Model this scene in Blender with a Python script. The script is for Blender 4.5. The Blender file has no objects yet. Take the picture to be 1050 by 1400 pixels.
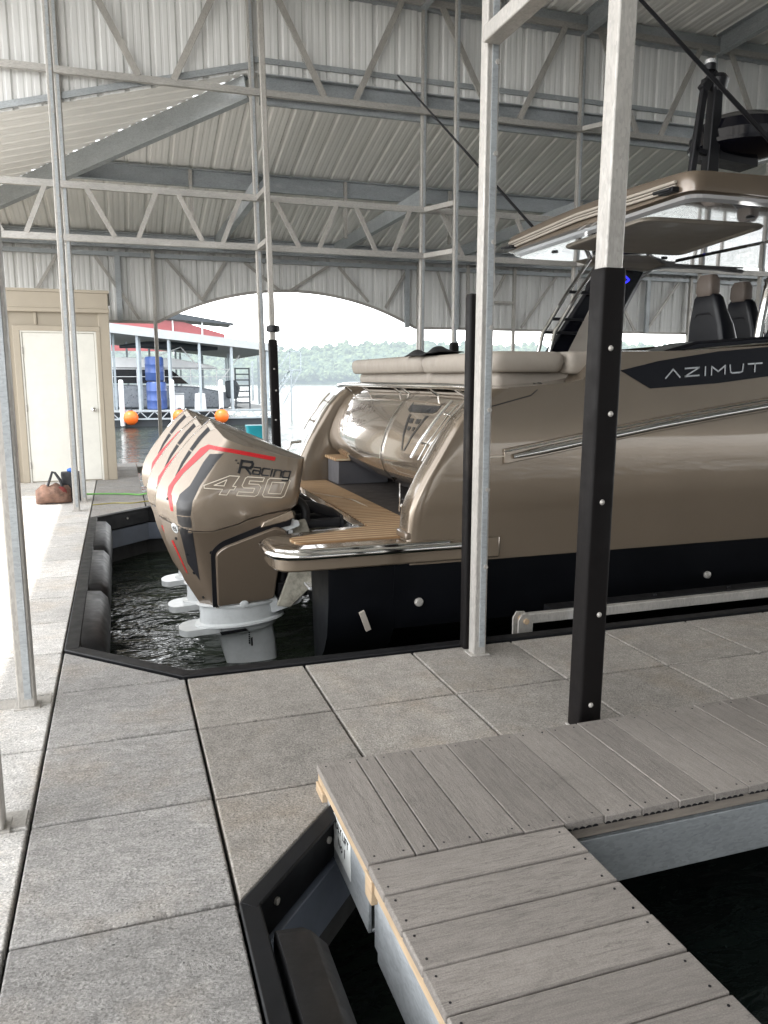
SKY, SUN, ROOFLEN, REARZ = 1.2, 5.0, 19.0, .02
import bpy, bmesh, math, random
from mathutils import Vector, Matrix
from mathutils.bvhtree import BVHTree
random.seed(7)
S = bpy.context.scene
COL = S.collection
R = math.radians

# ------------------------------------------------------------------ mesh helpers
class MB:
    def __init__(s): s.v = []; s.f = []; s.m = []
    def add(s, vs, fs, mi=0):
        b = len(s.v); s.v.extend(Vector(p) for p in vs)
        for f in fs: s.f.append([b+i for i in f]); s.m.append(mi)
        return s
    def box(s, x0, x1, y0, y1, z0, z1, mi=0):
        return s.add([(x0,y0,z0),(x1,y0,z0),(x1,y1,z0),(x0,y1,z0),(x0,y0,z1),(x1,y0,z1),(x1,y1,z1),(x0,y1,z1)],
                     [(3,2,1,0),(4,5,6,7),(0,1,5,4),(1,2,6,5),(2,3,7,6),(3,0,4,7)], mi)
    def bar(s, p, q, w, h, up=(0,0,1), mi=0):
        p, q = Vector(p), Vector(q); d = (q-p).normalized(); up = Vector(up)
        if abs(d.dot(up)) > .98: up = Vector((0,1,0)) if abs(d.y) < .9 else Vector((1,0,0))
        a = d.cross(up).normalized()*w/2; b = a.cross(d).normalized()*h/2
        vs = [p-a-b, p+a-b, p+a+b, p-a+b, q-a-b, q+a-b, q+a+b, q-a+b]
        return s.add(vs, [(3,2,1,0),(4,5,6,7),(0,1,5,4),(1,2,6,5),(2,3,7,6),(3,0,4,7)], mi)
    def channel(s, p, q, w, h, t=.012, up=(0,0,1), flip=1, mi=0):
        # C shaped cold formed section: a web with two flanges
        p, q = Vector(p), Vector(q); d = (q-p).normalized(); up = Vector(up)
        a = d.cross(up).normalized(); b = a.cross(d).normalized()
        s.bar(p, q, t, h, up, mi)
        for k in (-1, 1):
            o = a*flip*(w/2+t/2+.001) + b*k*(h/2-t/2)
            s.bar(p+o, q+o, w, t, up, mi)
        return s
    def tube(s, pts, r, n=10, mi=0, cap=True, closed=False):
        pts = [Vector(p) for p in pts]; m = len(pts); rings = []
        prev = None
        for i, p in enumerate(pts):
            if closed: d = pts[(i+1) % m]-pts[i-1]
            else: d = pts[min(i+1, m-1)]-pts[max(i-1, 0)]
            d.normalize()
            if prev is None:
                a = d.cross(Vector((0,0,1)))
                if a.length < .05: a = d.cross(Vector((0,1,0)))
            else: a = prev - d*prev.dot(d)
            a.normalize(); prev = a; b = d.cross(a)
            rr = r[i] if isinstance(r, (list, tuple)) else r
            rings.append([p+(a*math.cos(2*math.pi*k/n)+b*math.sin(2*math.pi*k/n))*rr for k in range(n)])
        if closed: rings.append(rings[0])
        return s.loft(rings, cap and not closed, mi)
    def loft(s, rings, cap=True, mi=0, close=True):
        n = len(rings[0]); vs = [p for r in rings for p in r]; fs = []
        assert all(len(r) == n for r in rings), [len(r) for r in rings]
        for i in range(len(rings)-1):
            for k in range(n if close else n-1):
                k2 = (k+1) % n
                fs.append((i*n+k, i*n+k2, (i+1)*n+k2, (i+1)*n+k))
        if cap:
            fs.append(tuple(range(n-1, -1, -1))); o = (len(rings)-1)*n; fs.append(tuple(range(o, o+n)))
        return s.add(vs, fs, mi)
    def lathe(s, c, prof, n=24, mi=0, ax='z'):
        rings = []
        for r, z in prof:
            ring = []
            for k in range(n):
                a = 2*math.pi*k/n; u, w = r*math.cos(a), r*math.sin(a)
                ring.append(Vector(c)+Vector({'z': (u,w,z), 'y': (u,z,-w), 'x': (z,u,w)}[ax]))
            rings.append(ring)
        return s.loft(rings, True, mi)
    def prism(s, poly, ax, lo, hi, mi=0):
        f = {'y': lambda a,b,t: (a,t,b), 'z': lambda a,b,t: (a,b,t), 'x': lambda a,b,t: (t,a,b)}[ax]
        n = len(poly)
        vs = [f(a,b,lo) for a,b in poly]+[f(a,b,hi) for a,b in poly]
        fs = [tuple(range(n)), tuple(range(2*n-1, n-1, -1))]+[(i, i+n, (i+1) % n+n, (i+1) % n) for i in range(n)]
        return s.add(vs, fs, mi)
    def ball(s, c, r, sub=2, sq=(1,1,1), jit=0, mi=0):
        bm = bmesh.new(); bmesh.ops.create_icosphere(bm, subdivisions=sub, radius=1)
        vs = []
        for v in bm.verts:
            k = r*(1+random.uniform(-jit, jit)); vs.append(Vector(c)+Vector((v.co.x*sq[0], v.co.y*sq[1], v.co.z*sq[2]))*k)
        fs = [[v.index for v in f.verts] for f in bm.faces]; bm.free()
        return s.add(vs, fs, mi)
    def build(s, name, mats, parent=None, bevel=0, seg=2, smooth=40, fix=True):
        off = Vector((0,0,0)); p = parent
        while p is not None: off += p.location; p = p.parent
        me = bpy.data.meshes.new(name)
        me.from_pydata([v-off for v in s.v], [], s.f)
        if not isinstance(mats, (list, tuple)): mats = [mats]
        for m in mats: me.materials.append(m)
        me.polygons.foreach_set('material_index', s.m)
        if fix:
            bm = bmesh.new(); bm.from_mesh(me); bmesh.ops.recalc_face_normals(bm, faces=bm.faces); bm.to_mesh(me); bm.free()
        return link(name, me, parent, bevel, seg, smooth)

def link(name, me, parent=None, bevel=0, seg=2, smooth=40):
    if smooth:
        me.polygons.foreach_set('use_smooth', [True]*len(me.polygons)); me.set_sharp_from_angle(angle=R(smooth))
    me.update()
    o = bpy.data.objects.new(name, me); COL.objects.link(o)
    if parent is not None: o.parent = parent
    if bevel:
        b = o.modifiers.new('edge', 'BEVEL'); b.width = bevel; b.segments = seg; b.limit_method = 'ANGLE'; b.angle_limit = R(35); b.harden_normals = False
        if smooth:
            me.polygons.foreach_set('use_smooth', [True]*len(me.polygons))
    return o

def tag(o, label, cat, group=None):
    o['label'] = label; o['category'] = cat
    if group: o['group'] = group
    return o
def thing(name, label, cat, loc, group=None):
    o = bpy.data.objects.new(name, None); COL.objects.link(o); o.location = loc; o.empty_display_size = .1
    return tag(o, label, cat, group)
def sub_empty(name, parent, loc):
    o = bpy.data.objects.new(name, None); COL.objects.link(o); o.parent = parent
    off = Vector((0,0,0)); p = parent
    while p is not None: off += p.location; p = p.parent
    o.location = Vector(loc)-off; o.empty_display_size = .1
    return o
def struct(o): o['kind'] = 'structure'; return o
def lerp_tab(tab, x):
    if x <= tab[0][0]: return tab[0][1]
    for (a, u), (b, w) in zip(tab, tab[1:]):
        if x <= b: return u+(w-u)*(x-a)/(b-a)
    return tab[-1][1]
def fillet(pts, r, n=4, closed=True):
    out = []; m = len(pts)
    for i in range(m):
        p = Vector(pts[i])
        if not closed and i in (0, m-1): out.append(p); continue
        a = Vector(pts[i-1])-p; b = Vector(pts[(i+1) % m])-p
        rr = min(r[i] if isinstance(r, (list, tuple)) else r, a.length*.45, b.length*.45)
        if rr < 1e-4: out.append(p); continue
        a = p+a.normalized()*rr; b = p+b.normalized()*rr
        for k in range(n+1):
            t = k/n; out.append(a*(1-t)**2+p*2*t*(1-t)+b*t*t)
    return out

# ------------------------------------------------------------------ materials
class N:
    def __init__(s, name):
        s.m = bpy.data.materials.new(name); s.m.use_nodes = True; s.t = s.m.node_tree; s.b = s.t.nodes['Principled BSDF']
        s.co = s.t.nodes.new('ShaderNodeTexCoord').outputs['Object']
    def n(s, typ, **kw):
        x = s.t.nodes.new(typ)
        for k, v in kw.items():
            if hasattr(x, k): setattr(x, k, v)
            else: s.put(x.inputs[k.replace('_', ' ').title() if k not in x.inputs else k], v)
        return x
    def put(s, sock, v):
        if hasattr(v, 'links') or isinstance(v, bpy.types.NodeSocket): s.t.links.new(v, sock)
        else: sock.default_value = v
    def noise(s, scale, detail=4, rough=.55, st=(1,1,1), dist=0):
        mp = s.n('ShaderNodeMapping'); s.put(mp.inputs['Vector'], s.co); mp.inputs['Scale'].default_value = st
        x = s.n('ShaderNodeTexNoise'); s.put(x.inputs['Vector'], mp.outputs[0])
        x.inputs['Scale'].default_value = scale; x.inputs['Detail'].default_value = detail; x.inputs['Roughness'].default_value = rough; x.inputs['Distortion'].default_value = dist
        return x.outputs['Fac']
    def voro(s, scale, st=(1,1,1), out='Color', feature='F1'):
        mp = s.n('ShaderNodeMapping'); s.put(mp.inputs['Vector'], s.co); mp.inputs['Scale'].default_value = st
        x = s.n('ShaderNodeTexVoronoi'); x.feature = feature; s.put(x.inputs['Vector'], mp.outputs[0]); x.inputs['Scale'].default_value = scale
        return x.outputs[out]
    def ramp(s, fac, stops):
        x = s.n('ShaderNodeValToRGB'); s.put(x.inputs[0], fac); e = x.color_ramp.elements
        while len(e) < len(stops): e.new(.5)
        for el, (p, c) in zip(e, stops): el.position = p; el.color = (c, c, c, 1) if isinstance(c, (int, float)) else (*c, 1)
        return x.outputs[0]
    def mix(s, a, b, fac=1., typ='MIX'):
        x = s.n('ShaderNodeMix'); x.data_type = 'RGBA'; x.blend_type = typ
        for sk, v in ((x.inputs[0], fac), (x.inputs[6], a), (x.inputs[7], b)):
            s.put(sk, (*v, 1) if isinstance(v, tuple) and len(v) == 3 else v)
        return x.outputs[2]
    def math(s, op, a, b=0.):
        x = s.n('ShaderNodeMath'); x.operation = op; s.put(x.inputs[0], a); s.put(x.inputs[1], b); return x.outputs[0]
    def bump(s, h, strength=.3, dist=.01, prev=None):
        x = s.n('ShaderNodeBump'); x.inputs['Strength'].default_value = strength; x.inputs['Distance'].default_value = dist; s.put(x.inputs['Height'], h)
        if prev is not None: s.put(x.inputs['Normal'], prev)
        return x.outputs[0]
    def set(s, **kw):
        for k, v in kw.items():
            s.put(s.b.inputs[{'col': 'Base Color', 'rough': 'Roughness', 'metal': 'Metallic', 'nor': 'Normal', 'coat': 'Coat Weight', 'crough': 'Coat Roughness', 'ior': 'IOR', 'spec': 'Specular IOR Level',
                              'emis': 'Emission Color', 'estr': 'Emission Strength', 'trans': 'Transmission Weight', 'alpha': 'Alpha', 'sheen': 'Sheen Weight'}[k]], (*v, 1) if isinstance(v, tuple) and len(v) == 3 else v)
        return s.m

def simple(name, col, rough=.5, metal=0., var=.18, scale=4, bump=0., bscale=60, coat=0., spec=.5, st=(1,1,1), dirt=0.):
    n = N(name)
    f = n.ramp(n.noise(scale, 5, .6, st), [(.3, 1-var), (.7, 1+var*.5)])
    c = n.mix(col, f, 1., 'MULTIPLY')
    if dirt: c = n.mix(c, n.ramp(n.noise(scale*3, 6, .7), [(.45, 1), (.7, 1-dirt)]), 1., 'MULTIPLY')
    n.set(col=c, rough=n.math('MULTIPLY', n.ramp(n.noise(scale*2.3, 3), [(.3, .85), (.7, 1.15)]), rough), metal=metal, coat=coat, spec=spec, crough=.03)
    if bump: n.set(nor=n.bump(n.noise(bscale, 4, .6, st), bump, .01))
    return n.m

def concrete(name, base, st=(1,1,1), slate=.5, seed=0):
    n = N(name)
    isl = n.n('ShaderNodeNewGeometry').outputs['Random Per Island']
    big = n.ramp(n.noise(1.1, 5, .6), [(.3, .78), (.7, 1.1)])
    mid = n.ramp(n.noise(9, 6, .7, st), [(.3, .8), (.7, 1.14)])
    fine = n.ramp(n.noise(130, 3, .75), [(.3, .6), (.5, 1.), (.72, 1.32)])
    ag = n.ramp(n.voro(150), [(0., .72), (.45, .97), (1., 1.25)])
    pits = n.ramp(n.noise(85, 2, .5), [(.27, .35), (.34, 1.)])
    stain = n.mix((1,1,1), (.82,.73,.62), n.ramp(n.noise(2.2, 5, .65), [(.5, 0.), (.75, .7)]))
    c = n.mix(base, big, 1., 'MULTIPLY')
    for x in (mid, fine, ag, pits, stain, n.ramp(isl, [(0., .86), (1., 1.08)]), n.ramp(n.noise(3.3, 6, .8, (1,1,1), 1.5), [(.62, 1.), (.72, .8)])): c = n.mix(c, x, 1., 'MULTIPLY')
    b1 = n.bump(n.noise(7, 7, .68, st, .6), slate, .03)
    b2 = n.bump(n.noise(110, 4, .7), .55, .006, b1)
    return n.set(col=c, rough=.86, nor=b2, spec=.3)

def decking(name, st):
    n = N(name)
    isl = n.n('ShaderNodeNewGeometry').outputs['Random Per Island']
    c = n.mix((.248,.226,.206), n.ramp(isl, [(0., .80), (1., 1.14)]), 1., 'MULTIPLY')
    c = n.mix(c, n.ramp(n.noise(4.5, 7, .75, (1,1,1), 2.), [(.56, 1.), (.72, .82)]), 1., 'MULTIPLY')
    grain = n.noise(10, 8, .7, st, 1.2)
    c = n.mix(c, n.ramp(grain, [(.3, .78), (.55, 1.04), (.75, 1.15)]), 1., 'MULTIPLY')
    crack = n.ramp(n.noise(5, 9, .62, tuple(k*.9 for k in st), 1.6), [(.485, 1.), (.5, .45), (.512, 1.)])
    mask = n.ramp(n.noise(3, 2), [(.5, 0.), (.62, 1.)])
    c = n.mix(c, crack, n.math('MULTIPLY', mask, .85), 'MULTIPLY')
    c = n.mix(c, n.ramp(n.noise(1.3, 5, .6), [(.3, .82), (.7, 1.08)]), 1., 'MULTIPLY')
    c = n.mix(c, n.ramp(n.noise(240, 2, .6), [(.3, .82), (.7, 1.16)]), 1., 'MULTIPLY')
    return n.set(col=c, rough=.75, nor=n.bump(n.noise(60, 5, .7, st), .3, .006, n.bump(grain, .35, .008)), spec=.35)

def galv(name, col=(.44,.45,.45), metal=.45, rough=.48, st=(1,1,.35)):
    n = N(name)
    c = n.mix(col, n.ramp(n.voro(130, st), [(0., .82), (.5, 1.), (1., 1.12)]), 1., 'MULTIPLY')
    c = n.mix(c, n.ramp(n.noise(2.2, 6, .7, st), [(.3, .76), (.7, 1.14)]), 1., 'MULTIPLY')
    white = n.ramp(n.noise(5, 7, .7, st), [(.58, 0.), (.7, .35)])
    c = n.mix(c, (.68,.69,.69), white)
    return n.set(col=c, metal=metal, rough=n.ramp(n.noise(14, 4), [(.3, rough*.8), (.7, rough*1.25)]), nor=n.bump(n.noise(70, 3), .12, .004))

def sheet(name, col, st):
    n = N(name)
    c = n.mix(col, n.ramp(n.noise(.5, 3, .5), [(.3, .9), (.7, 1.05)]), 1., 'MULTIPLY')
    c = n.mix(c, n.ramp(n.noise(1.6, 4, .6, st), [(.35, .95), (.7, 1.03)]), 1., 'MULTIPLY')
    return n.set(col=c, rough=n.ramp(n.noise(1.2, 4, .6, st), [(.3, .34), (.7, .5)]), spec=.5, nor=n.bump(n.noise(1.5, 2, .5, st), .12, .03))

def paint(name, col, metal=.55, rough=.32, flake=.12):
    n = N(name)
    c = n.mix(col, n.ramp(n.noise(900, 1), [(.3, 1-flake), (.7, 1+flake)]), 1., 'MULTIPLY')
    c = n.mix(c, n.ramp(n.noise(1.4, 3), [(.3, .94), (.7, 1.04)]), 1., 'MULTIPLY')
    return n.set(col=c, metal=metal, rough=rough, coat=1., crough=n.ramp(n.noise(6, 4), [(.3, .015), (.75, .06)]), nor=n.bump(n.noise(2.5, 2), .04, .02))

def teak():
    n = N('teak deck')
    sp = n.n('ShaderNodeSeparateXYZ'); n.put(sp.inputs[0], n.co)
    fr = n.math('FRACT', n.math('MULTIPLY', sp.outputs[1], 1/.068))
    line = n.math('LESS_THAN', fr, .15)
    g = n.noise(12, 7, .7, (.6,9,9), .4)
    c = n.mix((.30,.175,.085), n.ramp(g, [(.3, .7), (.7, 1.2)]), 1., 'MULTIPLY')
    idx = n.math('FLOOR', n.math('MULTIPLY', sp.outputs[1], 1/.068))
    wn = n.n('ShaderNodeTexWhiteNoise'); wn.noise_dimensions = '1D'; n.put(wn.inputs['W'], idx)
    c = n.mix(c, n.ramp(wn.outputs[0], [(0., .86), (1., 1.1)]), 1., 'MULTIPLY')
    c = n.mix(c, (.70,.58,.40), line)
    return n.set(col=c, rough=.6, nor=n.bump(g, .15, .004), spec=.35)

def water_mat():
    n = N('lake water')
    w1 = n.noise(2.6, 3, .5, (1,1.6,1), .6); w2 = n.noise(9., 3, .55, (1,1.7,1), .8); w3 = n.noise(.55, 2, .5, (1,1.4,1))
    b = n.bump(w3, .6, .16); b = n.bump(w1, .75, .10, b); b = n.bump(w2, .35, .02, b)
    c = n.mix((.008,.012,.011), (.035,.045,.028), n.ramp(n.noise(.12, 3), [(.4, 0.), (.6, 1.)]))
    return n.set(col=c, rough=.03, ior=1.333, nor=b)

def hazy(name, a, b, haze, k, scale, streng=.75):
    # far off colours with sunlit haze painted in as a faint glow
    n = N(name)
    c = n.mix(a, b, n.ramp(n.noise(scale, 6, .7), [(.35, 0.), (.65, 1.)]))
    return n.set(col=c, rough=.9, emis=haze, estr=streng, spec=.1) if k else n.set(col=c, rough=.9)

MT = {}
MT['conc'] = concrete('walkway concrete', (.372,.36,.345), (1,2.2,1), .75)
MT['conc3'] = concrete('walkway concrete paled for the sun patch', (.68,.66,.63), (1,2.2,1), .6)  # sunlight painted in: base colour paled so the sun patch goes white
MT['conc2'] = concrete('finger concrete', (.335,.312,.283), (1,1,1), .22)
MT['groove'] = simple('dark joint filler', (.03,.03,.03), .9)  # near black base that shows between the panels
MT['plank_y'] = decking('grey composite boards lengthwise', (7,.7,7))
MT['plank_x'] = decking('grey composite boards crosswise', (.7,7,7))
MT['galv'] = galv('galvanised steel', (.43,.41,.38), .3)
MT['galv_x'] = galv('galvanised steel chords', (.44,.425,.40), .3, st=(.3,1,1))
MT['galv_d'] = galv('galvanised channel, weathered', (.39,.415,.43), .35, .5, (.4,.4,1))
MT['roof_y'] = sheet('roof sheet ribs down the slope', (.88,.87,.84), (5,.5,1))
MT['roof_x'] = sheet('roof sheet ribs across', (.88,.87,.84), (.5,5,1))
MT['wallsheet'] = sheet('wall sheet', (.74,.74,.725), (5,5,.4))
MT['rubber'] = simple('black rubber', (.010,.010,.011), .5, var=.3, scale=6, bump=.1, bscale=40, spec=.35)
MT['black_plate'] = simple('black plastic edging', (.009,.0095,.011), .5, var=.3, scale=5, dirt=.3, spec=.22)
n_ = N('dark plastic post sleeve')
c_ = n_.mix((.007,.006,.006), (.045,.037,.031), n_.ramp(n_.noise(9, 8, .75, (1,1,.12), .5), [(.56, 0.), (.74, .55)]))
c_ = n_.mix(c_, (.09,.08,.07), n_.ramp(n_.noise(28, 5, .8, (1,1,.5), 1.), [(.68, 0.), (.76, .5)]))
MT['sleeve'] = n_.set(col=c_, rough=n_.ramp(n_.noise(12, 5), [(.3, .42), (.7, .65)]), spec=.14, nor=n_.bump(n_.noise(20, 5, .6, (1,1,.2)), .12, .01))
MT['innerboard'] = simple('grey edging board', (.13,.15,.19), .5, var=.2, scale=3)
MT['tan'] = paint('champagne hull paint', (.26,.210,.160), .5, .26)
MT['tan_hull'] = paint('champagne topside paint', (.205,.163,.120), .5, .24)
MT['tan_mirror'] = paint('champagne gloss paint', (.33,.27,.21), .62, .13, .04)
MT['tan_d'] = paint('dark bronze paint', (.17,.132,.098), .4, .38)
MT['tan_roof'] = paint('bronze hardtop paint', (.16,.122,.088), .4, .34)
MT['antifoul'] = simple('black antifouling', (.0045,.005,.0065), .4, var=.4, scale=2, spec=.13)
MT['blackgloss'] = simple('black gloss panel', (.004,.004,.007), .14, var=.1, coat=.0, spec=.35)
MT['white_gloss'] = simple('white gelcoat', (.80,.81,.83), .07, .55, var=.03, scale=1, coat=1.)
MT['white'] = simple('white engine paint', (.55,.57,.57), .35, var=.1, scale=5, dirt=.12, coat=.3)
MT['white_dirty'] = simple('stained white paint', (.36,.34,.28), .5, var=.3, scale=9, dirt=.5)
MT['beige_panel'] = simple('beige lining', (.40,.36,.31), .6, var=.06)
MT['cushion'] = simple('taupe marine vinyl', (.31,.275,.235), .62, var=.1, scale=6, bump=.15, bscale=25)
MT['grey_trim'] = simple('grey trim panel', (.10,.10,.11), .5, var=.1)
MT['stripe'] = simple('black satin decal', (.016,.016,.018), .32, var=.08)
MT['headrest'] = simple('brown headrest vinyl', (.12,.095,.078), .6, var=.1)
MT['teak'] = teak()
MT['chrome'] = simple('polished steel', (.72,.71,.69), .09, 1., var=.05)
MT['red'] = simple('red decal', (.45,.012,.016), .3, var=.06, coat=.15)
MT['decal_black'] = simple('black decal', (.012,.012,.014), .25, var=.1, coat=.6)
MT['decal_line'] = simple('cream outline decal', (.70,.64,.54), .3, var=.05)
MT['silver'] = simple('silver lettering', (.75,.75,.76), .2, .8, var=.05)
MT['vinyl_black'] = simple('black seat vinyl', (.007,.0075,.010), .35, var=.15, scale=3, spec=.25)
MT['black_cloth'] = simple('black cloth', (.012,.012,.013), .9, bump=.5, bscale=40)
MT['dark'] = simple('dark hardware', (.010,.010,.012), .42, var=.3, spec=.3)
MT['deck_dark'] = simple('charcoal deck mat', (.045,.038,.034), .7, var=.15, bump=.1)
MT['shed'] = simple('tan steel siding', (.37,.325,.255), .5, var=.06, scale=1.5)
MT['shed_trim'] = simple('tan trim', (.40,.35,.275), .45, var=.05)
MT['door'] = simple('off white door paint', (.74,.73,.67), .4, var=.05, scale=2, dirt=.06)
MT['wood_grey'] = simple('weathered timber edge', (.27,.235,.20), .8, var=.3, scale=6, st=(1,8,8), bump=.2, bscale=30)
MT['wood'] = simple('raw timber edge', (.46,.34,.22), .7, var=.25, scale=5, st=(8,1,8), bump=.2, bscale=30)
MT['bag'] = simple('brown patterned bag cloth', (.19,.11,.08), .85, var=.55, scale=14, bump=.4, bscale=50)
MT['bag_red'] = simple('red bag cloth', (.22,.04,.035), .85, var=.3, scale=9)
MT['bag_dark'] = simple('dark grey bag cloth', (.05,.05,.055), .85, var=.3, scale=9)
MT['blue'] = simple('blue plastic', (.05,.10,.30), .4, var=.12, scale=3)
MT['blue_bright'] = simple('bright blue plastic', (.03,.16,.6), .4)
MT['turq'] = simple('turquoise plastic', (.03,.36,.44), .4)
MT['orange'] = simple('orange buoy vinyl', (.85,.16,.02), .4, var=.12, scale=3)
MT['green'] = simple('green hose', (.16,.42,.10), .5)
MT['yellow'] = simple('dull yellow rope', (.42,.36,.12), .7)
MT['far_galv'] = simple('far dock steel', (.40,.46,.50), .5, .2)
MT['far_roof'] = simple('far dock white fascia', (.40,.43,.45), .5, var=.08)
MT['far_under'] = simple('far dock roof underside', (.26,.28,.28), .6, var=.12)
MT['far_white'] = simple('white plastic', (.78,.80,.82), .4, var=.05)
MT['far_hull'] = simple('grey boat side', (.30,.33,.37), .3, .4, var=.2)
MT['far_dark'] = simple('far dark trim', (.04,.05,.06), .5)
MT['far_pink'] = hazy('haze tinted red canvas', (.26,.06,.065), (.30,.08,.085), (.62,.45,.47), 1, 2, .28)  # distance haze put into the canvas colour as a pinkish glow
MT['lens'] = simple('tinted glass', (.02,.022,.026), .05, coat=1.)
MT['led'] = N('blue led strip').set(col=(.01,.01,.2), emis=(.03,.03,1.), estr=2.)
MT['sticker'] = simple('white sticker', (.70,.72,.70), .5, var=.06)
MT['red_lamp'] = simple('red lamp', (.45,.02,.03), .3)
MT['water'] = water_mat()
MT['leaf_far'] = hazy('far woods with painted haze', (.02,.035,.03), (.085,.11,.06), (.63,.72,.79), 1, .35, .78)
MT['hill_far'] = hazy('far shore with painted haze', (.02,.035,.03), (.06,.08,.05), (.62,.71,.79), 1, .25, .78)

def text_mesh(txt, size=1., shear=0., bold=0.):
    cu = bpy.data.curves.new('t', 'FONT'); cu.body = txt; cu.size = size; cu.shear = shear; cu.offset = bold; cu.resolution_u = 3
    o = bpy.data.objects.new('t', cu); COL.objects.link(o)
    me = bpy.data.meshes.new_from_object(o.evaluated_get(bpy.context.evaluated_depsgraph_get()))
    vs = [v.co.copy() for v in me.vertices]; fs = [list(p.vertices) for p in me.polygons]
    bpy.data.objects.remove(o); bpy.data.curves.remove(cu); bpy.data.meshes.remove(me)
    return vs, fs
def strokes(lines, w):
    vs, fs = [], []
    for ln in lines:
        for a, b in zip(ln, ln[1:]):
            a, b = Vector((*a, 0)), Vector((*b, 0)); d = (b-a).normalized()*w/2; p = Vector((-d.y, d.x, 0))
            k = len(vs); vs += [a-d-p, b+d-p, b+d+p, a-d+p]; fs.append([k, k+1, k+2, k+3])
    return vs, fs
def tess(vs, fs, maxlen):
    bm = bmesh.new(); bv = [bm.verts.new(v) for v in vs]
    for f in fs:
        try: bm.faces.new([bv[i] for i in f])
        except ValueError: pass
    bmesh.ops.triangulate(bm, faces=bm.faces)
    for _ in range(7):
        es = [e for e in bm.edges if e.calc_length() > maxlen]
        if not es: break
        bmesh.ops.subdivide_edges(bm, edges=es, cuts=1); bmesh.ops.triangulate(bm, faces=[f for f in bm.faces if len(f.verts) > 3])
    bm.verts.index_update()
    out = [v.co.copy() for v in bm.verts], [[v.index for v in f.verts] for f in bm.faces]; bm.free(); return out
def bvh_of(mb):
    return BVHTree.FromPolygons([tuple(v) for v in mb.v], [tuple(f) for f in mb.f])
def decal(mb, bvh, vs, fs, place, direc, lift=.003, maxlen=.03, mi=0):
    """lay a flat drawing onto a surface: place(v) gives a start point, direc the way it is pressed on"""
    vs, fs = tess(vs, fs, maxlen); out = []; ok = []
    d = Vector(direc).normalized()
    for v in vs:
        h = bvh.ray_cast(place(v), d)
        ok.append(h[0] is not None); out.append(h[0]-d*lift if h[0] is not None else place(v))
    keep = [f for f in fs if all(ok[i] for i in f)]
    return mb.add(out, keep, mi)

# ------------------------------------------------------------------ camera, sky, sun
cam = bpy.data.cameras.new('camera'); co = bpy.data.objects.new('camera', cam); COL.objects.link(co)
cam.sensor_fit = 'VERTICAL'; cam.sensor_height = 36; cam.lens = 36*1078/1400; cam.clip_start = .05; cam.clip_end = 6000
PITCH = math.atan(182/1078)
co.location = (0, 0, 1.5); co.rotation_euler = (math.pi/2-PITCH, 0, -R(18.5)); S.camera = co
S.cycles.diffuse_bounces = 8; S.cycles.max_bounces = 14
S.view_settings.view_transform = 'Standard'; S.view_settings.look = 'None'; S.view_settings.exposure = 0
SUNV = Vector((.36, .15, -.92)).normalized()
W = bpy.data.worlds.new('World'); S.world = W; W.use_nodes = True
wt = W.node_tree; sky = wt.nodes.new('ShaderNodeTexSky'); sky.sky_type = 'NISHITA'; sky.sun_disc = False
sky.sun_elevation = math.asin(-SUNV.z); sky.sun_rotation = math.atan2(-SUNV.x, -SUNV.y)
sky.air_density = 1.; sky.dust_density = .6; sky.ozone_density = 1.
bg = wt.nodes['Background']
bw = wt.nodes.new('ShaderNodeRGBToBW'); wt.links.new(sky.outputs[0], bw.inputs[0])          # summer haze: a paler, less blue sky
hz = wt.nodes.new('ShaderNodeMix'); hz.data_type = 'RGBA'; hz.inputs[0].default_value = .96
wt.links.new(sky.outputs[0], hz.inputs[6]); wt.links.new(bw.outputs[0], hz.inputs[7]); wt.links.new(hz.outputs[2], bg.inputs[0]); bg.inputs[1].default_value = SKY
sl = bpy.data.lights.new('sun', 'SUN'); sl.energy = SUN; sl.angle = R(.5); sl.color = (1, .955, .88)
so = bpy.data.objects.new('sun', sl); COL.objects.link(so); so.rotation_euler = SUNV.to_track_quat('-Z', 'Y').to_euler(); so.location = (-6, -3, 15)

# ------------------------------------------------------------------ water, far shore
WZ = -.55
m = MB(); m.add([(-2500,-400,WZ),(2500,-400,WZ),(2500,3000,WZ),(-2500,3000,WZ)], [(0,1,2,3)])
struct(m.build('water', MT['water'], smooth=0))
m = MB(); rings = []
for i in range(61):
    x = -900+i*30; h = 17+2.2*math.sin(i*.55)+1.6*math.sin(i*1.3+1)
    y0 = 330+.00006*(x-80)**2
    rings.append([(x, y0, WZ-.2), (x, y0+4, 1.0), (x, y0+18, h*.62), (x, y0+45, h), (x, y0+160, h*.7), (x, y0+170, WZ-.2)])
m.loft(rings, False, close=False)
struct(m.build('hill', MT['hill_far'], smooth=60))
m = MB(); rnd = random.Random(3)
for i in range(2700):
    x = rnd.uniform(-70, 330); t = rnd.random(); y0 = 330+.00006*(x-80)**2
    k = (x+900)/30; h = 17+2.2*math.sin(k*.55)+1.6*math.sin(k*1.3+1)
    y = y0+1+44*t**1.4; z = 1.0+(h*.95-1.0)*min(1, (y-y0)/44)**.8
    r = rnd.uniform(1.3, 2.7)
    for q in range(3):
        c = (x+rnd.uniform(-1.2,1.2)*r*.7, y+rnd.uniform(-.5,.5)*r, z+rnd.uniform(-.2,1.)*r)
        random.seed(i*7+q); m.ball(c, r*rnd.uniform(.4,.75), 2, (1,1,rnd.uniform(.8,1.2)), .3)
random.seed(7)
o = m.build('distant_woods', MT['leaf_far'], smooth=0, fix=False); o['kind'] = 'stuff'

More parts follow.
